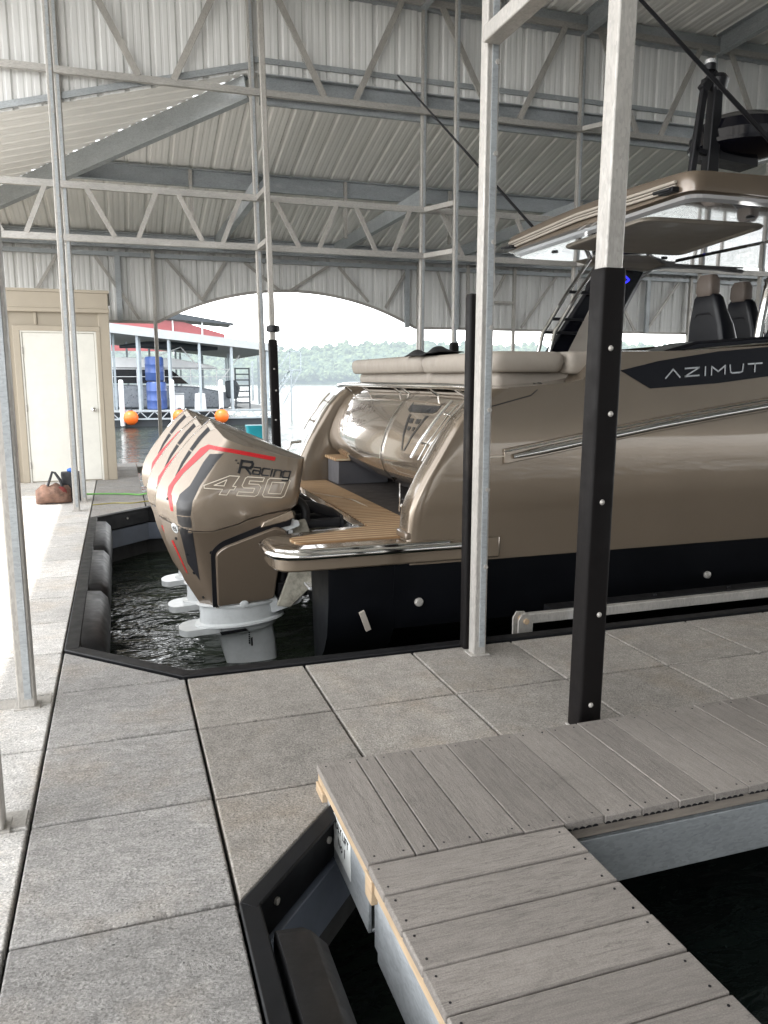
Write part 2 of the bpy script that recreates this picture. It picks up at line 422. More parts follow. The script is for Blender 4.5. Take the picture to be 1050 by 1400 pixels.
# ------------------------------------------------------------------ concrete dock
G = .006
def panel(m, poly, top=0, th=.12):
    cx = sum(p[0] for p in poly)/len(poly); cy = sum(p[1] for p in poly)/len(poly)
    out = []
    n = len(poly)
    # inset by the joint gap
    for i in range(n):
        p = Vector(poly[i]); a = (Vector(poly[i-1])-p).normalized(); b = (Vector(poly[(i+1) % n])-p).normalized()
        s = a+b; k = G/max(.25, abs(a.x*b.y-a.y*b.x)); out.append(tuple(p+s*k))
    m.prism(out, 'z', top-th, top)
def rect(x0, x1, y0, y1): return [(x0,y0),(x1,y0),(x1,y1),(x0,y1)]
XC0, XC1 = -.36, .255
ym = [3.93-.61*k for k in range(0, 14)]
far_rows = [9.65+.66*k for k in range(9)]
m = MB()
for a, b in zip(ym[1:], ym): panel(m, rect(XC0, XC1, a, b))
panel(m, [(XC0,3.93),(.24,3.93),(XC0,4.55)]); panel(m, [(XC0,9.03),(XC1,9.65),(XC0,9.65)])
for a, b in zip(far_rows, far_rows[1:]): panel(m, rect(XC0, XC1, a, b)); panel(m, rect(XC1, XC1+.62, a, b)) if a > 14.2 or a < 10.4 else None
rows = sorted(ym+[4.54+.61*k for k in range(8)]+[9.42]+far_rows[1:])
struct(m.build('walkway', MT['conc'], bevel=.007))
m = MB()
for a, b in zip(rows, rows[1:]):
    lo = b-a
    for x0, x1 in ((-1.6,XC0),(-2.83,-1.6),(-4.06,-2.83),(-5.29,-4.06),(-6.52,-5.29),(-7.75,-6.52),(-8.98,-7.75)): panel(m, rect(x0, x1, a, b))  # outermost columns lie out of view, added to bounce sunlight under the roof
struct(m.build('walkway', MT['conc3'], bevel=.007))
m = MB()
for i in range(14):
    x0, x1 = XC1+.61*i, XC1+.61*(i+1)
    panel(m, rect(x0, x1, 3.315, 3.93))
    if i == 0: panel(m, [(x0,2.09),(x0+.54,2.70),(x0,2.70)])
    panel(m, rect(x0, x1, 2.70, 3.315))
    for a, b in ((9.65,10.31),(10.31,10.97)): panel(m, rect(x0, x1, a, b)) if i else None
struct(m.build('finger_pier', MT['conc2'], bevel=.006))
m = MB()
m.prism([(-8.98,-4.6),(.25,-4.6),(.25,2.09),(.79,2.70),(8.8,2.70),(8.8,3.92),(.24,3.92),(-.35,4.54),(-.35,9.04),(.24,9.66),(8.8,9.66),(8.8,10.96),(.87,10.96),(.25,10.96),(.25,14.9),(-8.98,14.9)], 'z', -1.0, -.035)
struct(m.build('dock_float', MT['groove'], smooth=0))
# galvanised splice plates set flush in the walkway beside the posts
for (y0, y1), lab in zip(((2.725,2.83),(3.80,3.905)), ('grey steel plate across the walkway joint at the lower left edge of the photo', 'grey steel plate across the walkway joint under the left foreground post')):
    m = MB(); m.box(-.98, -.372, y0, y1, -.02, .006)
    tag(m.build('splice_plate', MT['galv'], bevel=.003), lab, 'steel plate', 'steel plates across walkway joints')

# ------------------------------------------------------------------ slip edging and roll fenders
def edging(name, label, path, boards, loc, th=.05):
    t = thing(name, label, 'slip edging', loc)
    m = MB(); pts = [Vector((*p, 0)) for p in path]
    for i, (a, b) in enumerate(zip(pts, pts[1:])):
        d = (b-a).normalized(); n = Vector((d.y, -d.x, 0))          # towards the slip (path runs with the slip on the right)
        e = .0 if i == 0 else .012
        A, B = a+n*(th/2+.007), b+n*(th/2+.007)
        m.bar(A+Vector((0,0,-.075)), B+Vector((0,0,-.075)), th, .17+.002*i)
        m.bar(A+n*.012+Vector((0,0,.006)), B+n*.012+Vector((0,0,.006)), th+.03, .012+.002*i)
    m.build('edge_rail', MT['black_plate'], t, bevel=.006)
    for (a, b) in boards:
        a, b = Vector((*a, 0)), Vector((*b, 0)); d = (b-a).normalized(); n = Vector((d.y, -d.x, 0))
        q = MB(); q.bar(a+n*.03+Vector((0,0,-.28)), b+n*.03+Vector((0,0,-.28)), .03, .20); q.build('inner_board', MT['innerboard'], t, bevel=.004)
        q = MB(); k = int((b-a).length/.35)
        for j in range(k):
            c = a+d*(.15+j*.35)+n*(th+.008)+Vector((0,0,-.07)); q.tube([c, c+n*.008], .012, 8)
        q.build('bolt', MT['galv'], t)
    return t
edging('slip_edging', 'black plastic edging around the boat slip with roll fenders at its head', [(8.6,3.93),(.24,3.93),(-.36,4.55),(-.36,9.03),(.25,9.65),(8.6,9.65)], [((-.36,9.03),(.25,9.65)), ((.25,9.65),(8.6,9.65))], (4,3.93,0))
edging('slip_edging', 'black angled edging of the small slip beside the grey timber platform', [(.25,-4.6),(.25,2.08),(.79,2.69),(8.6,2.69)], [((.25,2.08),(.79,2.69))], (.25,0,0), .03)
def roll(y0, y1, x, label):
    m = MB(); prof = [(0,.02),(.09,.012),(.135,-.04),(.15,-.15),(.135,-.26),(.08,-.31),(0,-.32)]
    rings = []
    for y, k in ((y0,.55),(y0+.03,.86),(y0+.08,1),(y1-.08,1),(y1-.03,.86),(y1,.55)):
        rings.append([(x+px*k, y, -.15+(pz+.15)*k) for px, pz in prof])
    m.loft(rings); o = m.build('dock_fender', MT['rubber'], smooth=50); return tag(o, label, 'fender', 'black roll fenders on the slip walls')
roll(4.63, 5.88, -.275, 'black roll fender at the head of the boat slip, nearest of the three')
roll(5.95, 7.30, -.275, 'black roll fender at the head of the boat slip, middle of the three')
roll(7.37, 8.80, -.275, 'black roll fender at the head of the boat slip, farthest of the three')
roll(-.6, 1.98, .335, 'long black roll fender on the wall of the small slip at the bottom edge')

# ------------------------------------------------------------------ grey timber platform
t = thing('timber_platform', 'L shaped platform of grey composite boards on steel channels beside the concrete pier', 'platform', (.62,2.0,0))
rnd = random.Random(5)
ZT = .10
m = MB(); x = .622
wid = [.152,.072]+[.146]*60
for w in wid:
    if x > 7.6: break
    m.box(x+.0022, x+w-.0022, 2.012, 2.65, ZT-.028, ZT+rnd.uniform(-.0012,.0012)); x += w
m.build('decking', MT['plank_y'], t, bevel=.0032, seg=3)
m = MB(); y = 2.006
while y > -2.5:
    m.box(.6215, 1.275, y-.146+.0022, y-.0022, ZT-.028, ZT+rnd.uniform(-.0012,.0012)); y -= .146
m.build('decking', MT['plank_x'], t, bevel=.006, seg=3)
m = MB()                                            # screw heads
x = .622
for w in wid:
    if x > 7.6: break
    for yy in (2.04, 2.62):
        for xx in ((x+.03, x+w-.03) if w > .1 else (x+w/2,)): m.lathe((xx, yy, ZT), [(.0036,-.001),(.0036,.0015)], 8)
    x += w
y = 2.006
while y > -2.5:
    for xx in (.645, 1.24): m.lathe((xx, y-.03, ZT), [(.0036,-.001),(.0036,.0015)], 8); m.lathe((xx, y-.115, ZT), [(.0036,-.001),(.0036,.0015)], 8)
    y -= .146
m.build('screw', MT['dark'], t)
m = MB()
m.box(.628, .665, 2.03, 2.645, .036, .0715); m.box(.626, .667, -2.5, 1.96, .034, .0715)
m.box(.618, .66, 1.965, 2.025, -.005, .0715); m.box(.62,.66,2.55,2.648,-.03,.034)
m.build('timber_edge', MT['wood'], t, bevel=.003)
m = MB(); m.box(1.28, 7.6, 2.022, 2.06, .030, .0715); m.build('timber_edge', MT['wood_grey'], t, bevel=.003)
m = MB(); x = .622                                   # scalloped undersides of the board ends
for w in wid:
    if x > 7.6: break
    k = x+.014
    while k < x+w-.02 and k > 1.28:
        m.prism([(k+.0105*math.cos(q*math.pi/6), ZT-.029+.0085*math.sin(q*math.pi/6)) for q in range(7)], 'y', 2.0105, 2.02); k += .0245
    x += w
m.build('board_groove', MT['dark'], t)
m = MB()
m.channel((.645,2.06,-.068), (.645,2.64,-.068), .05, .20, .012, flip=1); m.channel((.64,-2.5,-.075), (.64,1.955,-.075), .05, .215, .012)
m.channel((1.235,2.035,-.075), (7.6,2.035,-.075), .05, .175, .012, flip=-1); m.bar((.66,2.64,-.06), (7.6,2.64,-.06), .012, .18)
m.bar((1.232,-2.5,-.075), (1.232,2.0,-.075), .012, .2); m.box(.652,.69,1.975,2.04,-.2,-.01)
m.build('steel_channel', MT['galv_d'], t, bevel=.003)
m = MB()
m.box(.6365, .6378, 2.245, 2.455, -.115, .014); pl = m.build('label_plate', MT['sticker'], t)
m = MB()
for txt, sz, yy, zz in (('POLY LIFT', .040, 2.448, -.022), ('No 1', .046, 2.40, -.075)):
    vs, fs = text_mesh(txt, sz, 0, .0006); m.add([(.6355, yy-v.x, zz+v.y) for v in vs], fs)
m.build('lettering', MT['decal_black'], pl, smooth=0, fix=False)

# ------------------------------------------------------------------ steel posts
POSTS = 'square galvanised posts of the dock roof'
def post(x, y, top, label, w=.095, base=True, lean=(0,0), sleeve=None, z0=0., bolts=False, rail=True, group=POSTS):
    w *= .77
    t = thing('steel_post', label, 'post', (x,y,z0), group)
    m = MB(); tx, ty = x+lean[0], y+lean[1]
    up = Vector((0,1,0))
    m.bar((x,y,z0+.004), (tx,ty,top), w, w, (0,1,0))
    m.build('tube', MT['galv'], t, bevel=.008, seg=2)
    if rail:
        q = MB(); q.bar((x+w*.1,y-w/2-.004,z0+.05), (tx+w*.1,ty-w/2-.004,top), .03, .008, (0,1,0)); q.build('seam_strip', MT['galv_d'], t)
    if base:
        q = MB(); q.box(x-w*.75, x+w*.75, y-w*.62, y+w*.62, z0-.002, z0+.008); q.build('base_plate', MT['galv'], t, bevel=.002)
    if sleeve:
        z1, sx, sy, mat = sleeve
        q = MB(); fx = lambda z: x+lean[0]*(z-z0)/(top-z0)
        ring = lambda z, k=1.: [(fx(z)+a*k, y+b*k, z) for a, b in [tuple(v) for v in fillet([(-sx,-sy),(sx,-sy),(sx,sy),(-sx,sy)], .016, 4)]]
        q.loft([ring(z0+.006,.97), ring(z0+.02), ring(z1-.03), ring(z1-.008,.97), ring(z1,.9)])
        s = q.build('sleeve', MT[mat], t, smooth=35)
        q = MB()
        for k, z in enumerate((.12,.52,1.0,1.36,1.62)):
            if z > z1-.1: continue
            q.lathe((fx(z)+sx*.25*(1 if k % 2 else -.2), y-sy-.001, z), [(.0,-.008),(.006,-.007),(.010,-.003),(.013,.003)], 10, ax='y')
        q.build('bolt', MT['galv'], s)
    if bolts:
        q = MB(); z = z0+.5
        while z < top-.1:
            q.lathe((x+(tx-x)*(z-z0)/(top-z0)+w*.25, y-w/2-.006, z), [(.0,-.010),(.012,-.009),(.013,.004)], 8, ax='y'); z += .42
        q.build('bolt', MT['galv'], t)
    return t
ZR = 6.5
post(-.47, 3.81, 4.2, 'pale steel post standing in the left foreground of the walkway', .097, lean=(0,0))
post(-.475, 2.745, 4.2, 'steel post cut off by the left edge of the photo, closest to the viewer', .097)
post(1.857, 2.80, 4.6, 'big foreground post with a tall dark plastic sleeve behind the timber platform', .105, sleeve=(1.93,.055,.050,'sleeve'), lean=(.05,0), rail=False)
post(1.815, 3.80, 4.6, 'plain steel post on the concrete pier in front of the boat stern', .095, lean=(.01,0), bolts=True)
m = MB(); ring = lambda z, k=1.: [(1.832+a*k, 3.915+b*k, z) for a, b in [tuple(v) for v in fillet([(-.058,-.035),(.058,-.035),(.058,.035),(-.058,.035)], .015, 3)]]
m.loft([ring(-.3,.96), ring(-.28), ring(1.92), ring(1.94,.93)])
tag(m.build('post_fender', MT['sleeve'], smooth=35), 'black fender strip standing behind the plain post, facing the boat', 'fender')
post(-.51, 9.60, ZR, 'steel post in front of the white shed door, with the bag at its foot', .09, bolts=True, lean=(.02,0))
post(-.46, 10.36, ZR, 'steel post directly behind the one by the shed door', .085, lean=(0,0))
sp = post(1.86, 9.75, ZR, 'far post with a black sleeve and a clamp ring, rising behind the engines', .085, sleeve=(1.97,.052,.046,'sleeve'), lean=(-.10,0), rail=False)
q = MB(); q.lathe((1.84,9.75,2.10), [(.058,-.04),(.085,-.03),(.085,.03),(.058,.04)], 12); q.build('clamp_ring', MT['dark'], sp)
post(1.83, 10.36, ZR, 'plain far post standing just left of the sleeved post behind the engines', .09, lean=(-.09,0), bolts=True)
post(4.24, 9.75, ZR, 'thin steel post with a short black sleeve above the cushions', .075, sleeve=(1.97,.052,.046,'sleeve'), lean=(-.02,0))
post(4.0, 10.36, ZR, 'steel post behind the cushions, left of the thin black sleeved post', .09, lean=(.02,0))
post(6.66, 9.75, ZR, 'steel post rising behind the hardtop, right of the dark sleeved foreground post', .08)
post(6.38, 10.36, ZR, 'steel post rising behind the hardtop, just left of the dark sleeved foreground post', .09)
post(8.6, 10.36, ZR, 'steel post behind the radar mast under the big rafter', .09)
post(9.75, 10.36, ZR, 'steel post at the upper right edge behind the radar dome', .09)
FW = 15.12
for x, lab in ((.72,'steel post of the far wall at the left end of the arch'), (5.78,'steel post of the far wall at the right end of the arch'), (6.85,'steel post of the far wall just right of the arch post'),
               (7.9,'steel post of the far wall seen between the arch and the boat ladder'), (9.7,'steel post of the far wall behind the boat ladder'), (12.3,'steel post of the far wall left of the helm seats'),
               (13.0,'steel post of the far wall close behind the left helm seat'), (15.0,'steel post of the far wall between the two helm seats')):
    post(x, FW, 3.8, lab, .085, rail=False, z0=-.1 if x > .5 else 0, group='posts of the far wall')
m = MB(); m.bar((1.80,3.75,3.13), (1.80,2.86,3.13), .09, .075)
tag(m.build('tie_beam', MT['galv'], bevel=.006), 'short steel tie joining the two foreground posts high above the pier', 'beam')

# ------------------------------------------------------------------ trusses
def truss(label, y, z0, z1, x0, x1, segs, cw=.05, ch=.075, wb=.055, loc=None):
    t = thing('roof_truss', label, 'truss', loc or (x0,y,z0), 'steel trusses under the roof')
    for z in (z0, z1):
        m = MB(); m.channel((x0,y-.02,z), (x1,y-.02,z), cw, ch, .006, flip=-1); m.build('chord', MT['galv_x'], t)
    for xa, xb in segs:
        m = MB(); m.bar((xa,y-.012,z0+.03), (xb,y-.012,z1-.03), wb, .03, (0,1,0)); m.build('web', MT['galv'], t)
    return t
bays = [(-2.75,-.46),(-.46,1.76),(1.76,4.0),(4.0,6.38),(6.38,8.6),(8.6,10.9)]
truss('high steel truss across the upper wall near the roof', 10.30, 4.95, 6.25, -3.1, 12.2,
      [s for a, b in bays for s in ((a+.40*(b-a), a+.10*(b-a)), (a+.58*(b-a), a+.86*(b-a)))], wb=.075)
truss('low steel truss crossing from post to post above the engines and the arch', 10.30, 3.13, 3.72, -3.1, 12.2,
      [s for a, b in bays for s in ((a+.24*(b-a), a+.11*(b-a)), (a+.36*(b-a), a+.46*(b-a)), (a+.70*(b-a), a+.58*(b-a)), (a+.81*(b-a), a+.91*(b-a)))])
for x, xs in ((1.79,1.80), (4.02,4.22), (6.38,6.64)):
    for z in (3.13, 3.72, 4.95):
        if z == 4.95 and x < 6: continue
        m = MB(); m.bar((xs,9.78,z), (x,10.28,z), .05, .06)
        tag(m.build('post_brace', MT['galv']), 'short level steel brace joining a far pair of posts', 'brace', 'short braces joining the far post pairs')

# ------------------------------------------------------------------ sheet metal walls and roofs
def ribbed(m, O, U, V, Nn, u0, u1, lo, hi, pitch=.305, h=.024, minor=True):
    O, U, V, Nn = map(Vector, (O, U, V, Nn)); us = []
    u = math.floor(u0/pitch)*pitch
    while u < u1+pitch:
        us += [(u-.040,0),(u-.020,h),(u+.020,h),(u+.040,0)]
        if minor:
            for k in (.36, .64): c = u+pitch*k; us += [(c-.022,0),(c-.010,.004),(c+.010,.004),(c+.022,0)]
        u += pitch
    us = [a for a in sorted(us) if u0 <= a[0] <= u1]; us = [(u0, 0)]+us+[(u1, 0)]
    vs = []; fs = []
    for u, hh in us:
        a, b = lo(u), hi(u)
        for k in range(2): vs.append(O+U*u+V*(a+(b-a)*k)+Nn*hh)
    for i in range(len(us)-1):
        if hi(us[i][0]) <= lo(us[i][0]) and hi(us[i+1][0]) <= lo(us[i+1][0]): continue
        fs.append((2*i, 2*i+2, 2*i+3, 2*i+1))
    return m.add(vs, fs)
SL = .262
ZH = 5.22
t = thing('lower_roof', 'lower hipped roof of pale ribbed sheet sloping down to the far wall', 'roof', (1.76,10.4,ZH))
m = MB(); ribbed(m, (0,10.41,ZH), (1,0,0), (0,1,-SL), (0,0,1), -3.2, 17., lambda u: max(0, 1.76-u), lambda u: 5.1)
m.build('roof_sheet', MT['roof_y'], t, smooth=0, fix=False)
m = MB(); ribbed(m, (1.76,10.41,ZH), (0,1,0), (-1,0,-SL), (0,0,1), 0, 5.1, lambda u: u, lambda u: 5.0)
m.build('roof_sheet', MT['roof_x'], t, smooth=0, fix=False)
m = MB(); m.channel((1.70,10.45,ZH-.17), (-3.15,15.3,ZH-.17-SL*4.85), .09, .27, .014, flip=1)
m.build('hip_beam', MT['galv_d'], t)
for y in (12.75, 15.0):
    m = MB(); d = y-10.41; m.channel((1.76-d+.12,y,ZH-SL*d-.145), (17,y,ZH-SL*d-.145), .075, .25, .012, flip=1)
    m.build('purlin', MT['galv_d'], t)
m = MB(); m.channel((1.86,10.44,ZH-.15), (12.2,10.44,ZH-.15), .08, .25, .012, flip=1); m.bar((1.86,10.42,4.90),(12.2,10.42,4.90),.05,.10); m.build('ledger_beam', MT['galv_d'], t)
for x in (1.78, 4.0, 6.38, 8.6):
    m = MB(); m.channel((x+.03,10.42,3.92), (x+.03,15.0,3.92), .08, .2, .012, flip=1); m.build('tie_beam', MT['galv_d'], t)
for x in (1.20, 3.6, 5.4, 6.15, 7.9):
    m = MB(); m.bar((x,12.70,ZH-SL*2.3-.05), (x,12.70,3.72), .05, .05); m.build('hanger', MT['galv'], t)

t = thing('upper_wall', 'upper wall of grey ribbed sheet hanging above the lower roof', 'wall', (1.76,10.4,4.5))
m = MB()
ribbed(m, (0,10.395,0), (1,0,0), (0,0,1), (0,1,0), -4.2, 12.4, lambda u: ZH-.012-SL*(1.76-u) if u < 1.76 else ZH-.012, lambda u: 6.7)
m.build('siding', MT['wallsheet'], t, smooth=0, fix=False)
m = MB(); m.bar((-4.2,10.375,ZH+.05-SL*5.96), (1.74,10.375,ZH+.05), .03, .07); m.bar((1.8,10.375,5.345), (12.4,10.375,5.345), .03, .06); m.build('trim', MT['galv_d'], t)

t = thing('main_roof', 'higher roof of ribbed sheet over the boat with deep steel rafters', 'roof', (4,5,6.6))
ZM = 6.45
m = MB(); ribbed(m, (0,10.45,ZM), (1,0,0), (0,-1,.03), (0,0,1), -3.25, 26, lambda u: 0, lambda u: ROOFLEN)
m.build('roof_sheet', MT['roof_y'], t, smooth=0, fix=False)
m = MB(); m.channel((-3.2,10.33,6.30), (14.5,10.33,6.30), .08, .24, .012, flip=-1); m.build('header_beam', MT['galv_d'], t)
for x in (-.46, 1.78, 4.0, 6.38, 8.6, 10.9):
    m = MB(); m.channel((x,10.25,6.28), (x,10.45-ROOFLEN,6.28+.03*ROOFLEN), .08, .28, .012, flip=1); m.build('rafter', MT['galv_d'], t)

t = thing('rear_light_blocker', 'unseen ribbed sheet wall added behind the viewer to block light', 'wall', (8,-8,1.6))  # unseen, added to keep sky light from behind off hull and posts
m = MB(); ribbed(m, (0,-8,0), (1,0,0), (0,0,1), (0,-1,0), -3.2, 26, lambda u: REARZ, lambda u: 7.2); m.build('siding', MT['galv_d'], t, smooth=0, fix=False)
m = MB(); m.bar((-3.2,-7.95,REARZ), (26,-7.95,REARZ), .08, .12); m.build('trim', MT['galv'], t)
t = thing('far_wall', 'far wall of grey ribbed sheet with a wide arched opening to the lake', 'wall', (3.25,15.2,2.5))
AX0, AX1, AZ0, AZP = .76, 5.74, 2.51, 3.14
cx_ = (AX0+AX1)/2; hw = (AX1-AX0)/2; sag = AZP-AZ0; rad = (hw*hw+sag*sag)/(2*sag)
def arch(u):
    if u <= AX0 or u >= AX1: return AZ0
    return AZP-rad+math.sqrt(rad*rad-(u-cx_)**2)
m = MB(); ribbed(m, (0,15.22,0), (1,0,0), (0,0,1), (0,1,0), -3.2, 18.5, arch, lambda u: 3.98)
m.build('siding', MT['wallsheet'], t, smooth=0, fix=False)
m = MB(); pts = [(-3.2,AZ0)]+[(AX0+(AX1-AX0)*k/36, arch(AX0+(AX1-AX0)*k/36)) for k in range(37)]+[(18.5,AZ0)]
for (xa, za), (xb, zb) in zip(pts, pts[1:]): m.bar((xa,15.2,za), (xb,15.2,zb), .05, .035, (0,1,0))
m.build('trim', MT['galv'], t)
for z in (3.80, 3.66):
    m = MB(); m.bar((-3.2,15.14,z), (18.5,15.14,z), .05, .07); m.build('top_rail', MT['galv_d'], t)
for k_, (xa, za, xb, zb) in enumerate(((-.85,3.62,-1.5,2.55),(0.0-.25,3.62,.45,2.55),(.95,3.62,1.62,2.86),(2.0,3.62,1.55,2.9),(2.35,3.62,3.0,3.14),(3.95,3.62,3.2,3.14),(4.15,3.62,4.75,2.98),(5.55,3.62,5.1,2.88),(6.2,3.62,6.6,2.55),(7.7,3.62,7.1,2.55),(8.9,3.62,8.1,2.55),(10.2,3.62,10.9,2.55),(12.0,3.62,11.2,2.55),(14.4,3.62,13.7,2.55))):
    yb = 15.150+.006*(k_ % 3); m = MB(); m.bar((xa,yb,za), (xb,yb,zb), .05, .03, (0,1,0)); m.build('diagonal_brace', MT['galv'], t)
for x in (.12, 5.55, 6.62, 11.2, 13.9):
    m = MB(); m.bar((x,15.15,AZ0), (x,15.15,3.65), .09, .06, (0,1,0)); m.build('upright', MT['galv_d'], t)
for (xa, xb) in ((6.85,7.9),(12.3,13.6)):
    m = MB(); m.bar((xa,15.1,3.05), (xb,15.1,3.05), .05, .05); m.build('cross_rail', MT['galv'], t)

# ------------------------------------------------------------------ shed, bags, hose on the walkway
t = thing('shed', 'tan steel shed with an off white door at the end of the walkway', 'shed', (-1.4,12.5,0))
m = MB(); SX0, SX1, SY = -3.6, -.06, 12.5
m.box(SX0, SX1-.02, SY+.03, 14.4, .0, 2.5); m.build('wall', MT['shed'], t)
m = MB()
for x in (-1.47,-1.62,-1.90,-2.2,-2.5): m.box(x-.05, x+.05, SY+.005, SY+.04, .0, 2.47)
for x in (-1.05,-.55): m.box(x-.02, x+.02, SY+.005, SY+.04, 2.27, 2.47)
m.build('rib', MT['shed'], t, bevel=.01)
m = MB(); m.box(SX1-.15, SX1, SY-.005, SY+.2, 0, 2.47); m.box(SX0,SX1+.0,SY-.04,SY+.1,2.47,2.72); m.box(SX0,SX1+.01,SY-.055,SY-.035,2.44,2.50)
m.box(-1.36,-1.27,SY-.012,SY+.06,0,2.24); m.box(-.25,-.19,SY-.012,SY+.06,0,2.24); m.box(-1.36,-.19,SY-.014,SY+.06,2.18,2.25)
m.build('trim', MT['shed_trim'], t, bevel=.006)
m = MB(); m.box(SX0,SX1+.02,SY-.05,14.5,2.72,2.76); m.build('roof', MT['shed_trim'], t)
m = MB(); m.box(-1.27,-1.245,SY+.0,SY+.05,.0,2.18); m.box(-.275,-.25,SY+.0,SY+.05,.0,2.18); m.box(-1.245,-.275,SY+.0,SY+.05,2.155,2.18); m.build('door_frame', MT['door'], t, bevel=.003)
m = MB(); m.box(-1.24,-.28,SY+.012,SY+.05,.015,2.15); d = m.build('door', MT['door'], t, bevel=.004)
m = MB(); m.lathe((-.345,SY+.012,1.05), [(.034,0),(.034,-.008),(.014,-.012),(.012,-.035),(.028,-.045),(.032,-.06),(.02,-.075),(0,-.077)][::-1], 16, ax='y'); m.build('knob', MT['chrome'], d)
m = MB()
for z in (.25,1.08,1.9): m.tube([(-1.247,SY-.002,z-.05),(-1.247,SY-.002,z+.05)], .008, 8)
m.build('hinge', MT['galv'], d)

t = thing('holdall', 'brown patterned holdall bag with dark handles on the sunlit walkway', 'bag', (-.78,10.3,0))
m = MB(); rings = []
for k in range(13):
    u = -1+2*k/12; x = -.80+.20*u; s = (1-abs(u)**3.2)**.45 if abs(u) < 1 else .0
    s = max(s, .28); h = .24*(.62+.38*s)*(1+.06*math.sin(9*u)); w = .12*s
    rings.append([(x, 10.3+w*1.05*math.cos(a)*(1+.08*math.sin(5*a+3*u)), max(0.004, h*.48+h*.5*math.sin(a)*(1+.05*math.cos(4*a+7*u)))) for a in [2*math.pi*q/18 for q in range(18)]])
m.loft(rings); m.build('body', MT['bag'], t, smooth=60)
m = MB(); m.ball((-.71,10.225,.13), .065, 3, (1.1,.5,1.3), .03); m.build('red_panel', MT['bag_red'], t, smooth=180)
for dy in (-.05,.05):
    m = MB(); m.tube([(-.86,10.3+dy,.22),(-.83,10.3+dy,.30),(-.80,10.3+dy*.4,.385),(-.77,10.3+dy*.4,.375),(-.72,10.3+dy,.29),(-.69,10.3+dy,.2)], .013, 8); m.build('handle', MT['bag_dark'], t)
t = thing('tote_bag', 'dark grey tote with a blue rim standing behind the brown holdall', 'bag', (-.62,10.5,0))
m = MB(); m.loft([[(-.60+a*k, 10.48+b*k, z) for a, b in [tuple(v) for v in fillet([(-.11,-.08),(.11,-.08),(.11,.08),(-.11,.08)], .035, 4)]] for z, k in ((.003,.9),(.05,1),(.25,1.0),(.34,1.04),(.36,1.02))]); m.build('body', MT['bag_dark'], t, smooth=50)
m = MB(); m.ball((-.58,10.44,.385), .05, 2, (1.2,.8,.6), .12); m.build('blue_cloth', MT['blue_bright'], t)
def hose(pts, r, mat, name, lab, cat):
    p = [Vector(q) for q in pts]; out = []
    for i in range(len(p)-1):
        a, b, c, d = p[max(i-1,0)], p[i], p[i+1], p[min(i+2,len(p)-1)]
        for k in range(6):
            s = k/6; out.append(.5*((2*b)+(c-a)*s+(2*a-5*b+4*c-d)*s*s+(3*b-a-3*c+d)*s**3))
    out.append(p[-1]); m = MB(); m.tube(out, r, 8); return tag(m.build(name, MT[mat]), lab, cat)
hose([(-.5,10.95,.012),(-.2,10.88,.012),(.05,10.78,.012),(.2,10.66,.014),(.28,10.60,.03),(.36,10.62,.012),(.45,10.5,.012),(.6,10.35,.012)], .011, 'green', 'garden_hose', 'bright green hose lying across the walkway behind the slip', 'hose')
hose([(-.35,9.98,.008),(-.1,10.05,.008),(.1,9.98,.008),(.3,10.08,.008),(.6,9.95,.008)], .007, 'yellow', 'rope', 'thin yellowish rope lying across the walkway nearer than the hose', 'rope')
t = thing('basket', 'turquoise plastic basket on the far pier behind the engines', 'basket', (2.2,10.8,0))
m = MB(); m.loft([[(1.74+a*k, 10.62+b*k, z) for a, b in [tuple(v) for v in fillet([(-.13,-.1),(.13,-.1),(.13,.1),(-.13,.1)], .04, 4)]] for z, k in ((.70,.85),(.71,.88),(.86,1.0),(.87,1.05),(.89,1.05))]); m.build('tub', MT['turq'], t, smooth=40)
m = MB(); m.box(1.62,1.86,10.5,10.74,.004,.695); m.build('box_base', MT['far_white'], t, bevel=.01)

# ------------------------------------------------------------------ boat lift arm
t = thing('boat_lift', 'galvanised boat lift arm with a bracket beside the black hull', 'boat lift', (2.3,4.15,-.1))
m = MB(); m.bar((2.30,4.15,.05), (8.2,4.19,.045), .05, .06); m.build('arm', MT['galv'], t, bevel=.004)
for dy in (-.035,.035):
    m = MB(); m.prism([(2.235,-.35),(2.33,-.35),(2.335,.03),(2.315,.085),(2.26,.09),(2.235,.05)], 'y', 4.15+dy-.006, 4.15+dy+.006); m.build('bracket', MT['galv'], t, bevel=.003)
m = MB(); m.tube([(2.285,4.095,.045),(2.285,4.205,.045)], .018, 10); m.build('pin', MT['wood'], t)
m = MB(); m.bar((2.5,4.22,.07),(8.2,4.26,.07),.10,.04)
for i in range(9): m.lathe((2.7+.6*i,4.22,.09), [(.012,0),(.012,.012)], 8)
m.build('bunk', MT['black_plate'], t)

# ------------------------------------------------------------------ dock across the water
DY = 36.
t = thing('boat_dock', 'open sided boat dock with a white edged roof across the water', 'dock', (3,38,WZ))
m = MB()
m.add([(-3,DY,3.78),(7.0,DY,2.72),(7.0,DY+14,2.72),(-3,DY+14,3.78)], [(0,1,2,3)])
m.build('roof', MT['far_under'], t, smooth=0)
m = MB(); m.add([(-3,DY-.06,3.72),(7.05,DY-.06,2.70),(7.05,DY-.06,3.02),(-3,DY-.06,4.14)], [(0,1,2,3)]); m.add([(7.05,DY-.06,2.70),(7.05,DY+14,2.70),(7.05,DY+14,3.02),(7.05,DY-.06,3.02)], [(0,1,2,3)])
m.add([(-3,DY-.06,4.14),(7.05,DY-.06,3.02),(7.05,DY+14,3.02),(-3,DY+14,4.14)], [(0,1,2,3)])
m.build('fascia', MT['far_roof'], t, smooth=0, fix=False)
m = MB(); m.box(-3,7.0,DY,DY+1.4,.06,.16); m.box(5.6,7.0,DY+1.4,DY+14,.06,.16); m.box(-3,7,DY+12.6,DY+14,.06,.16)
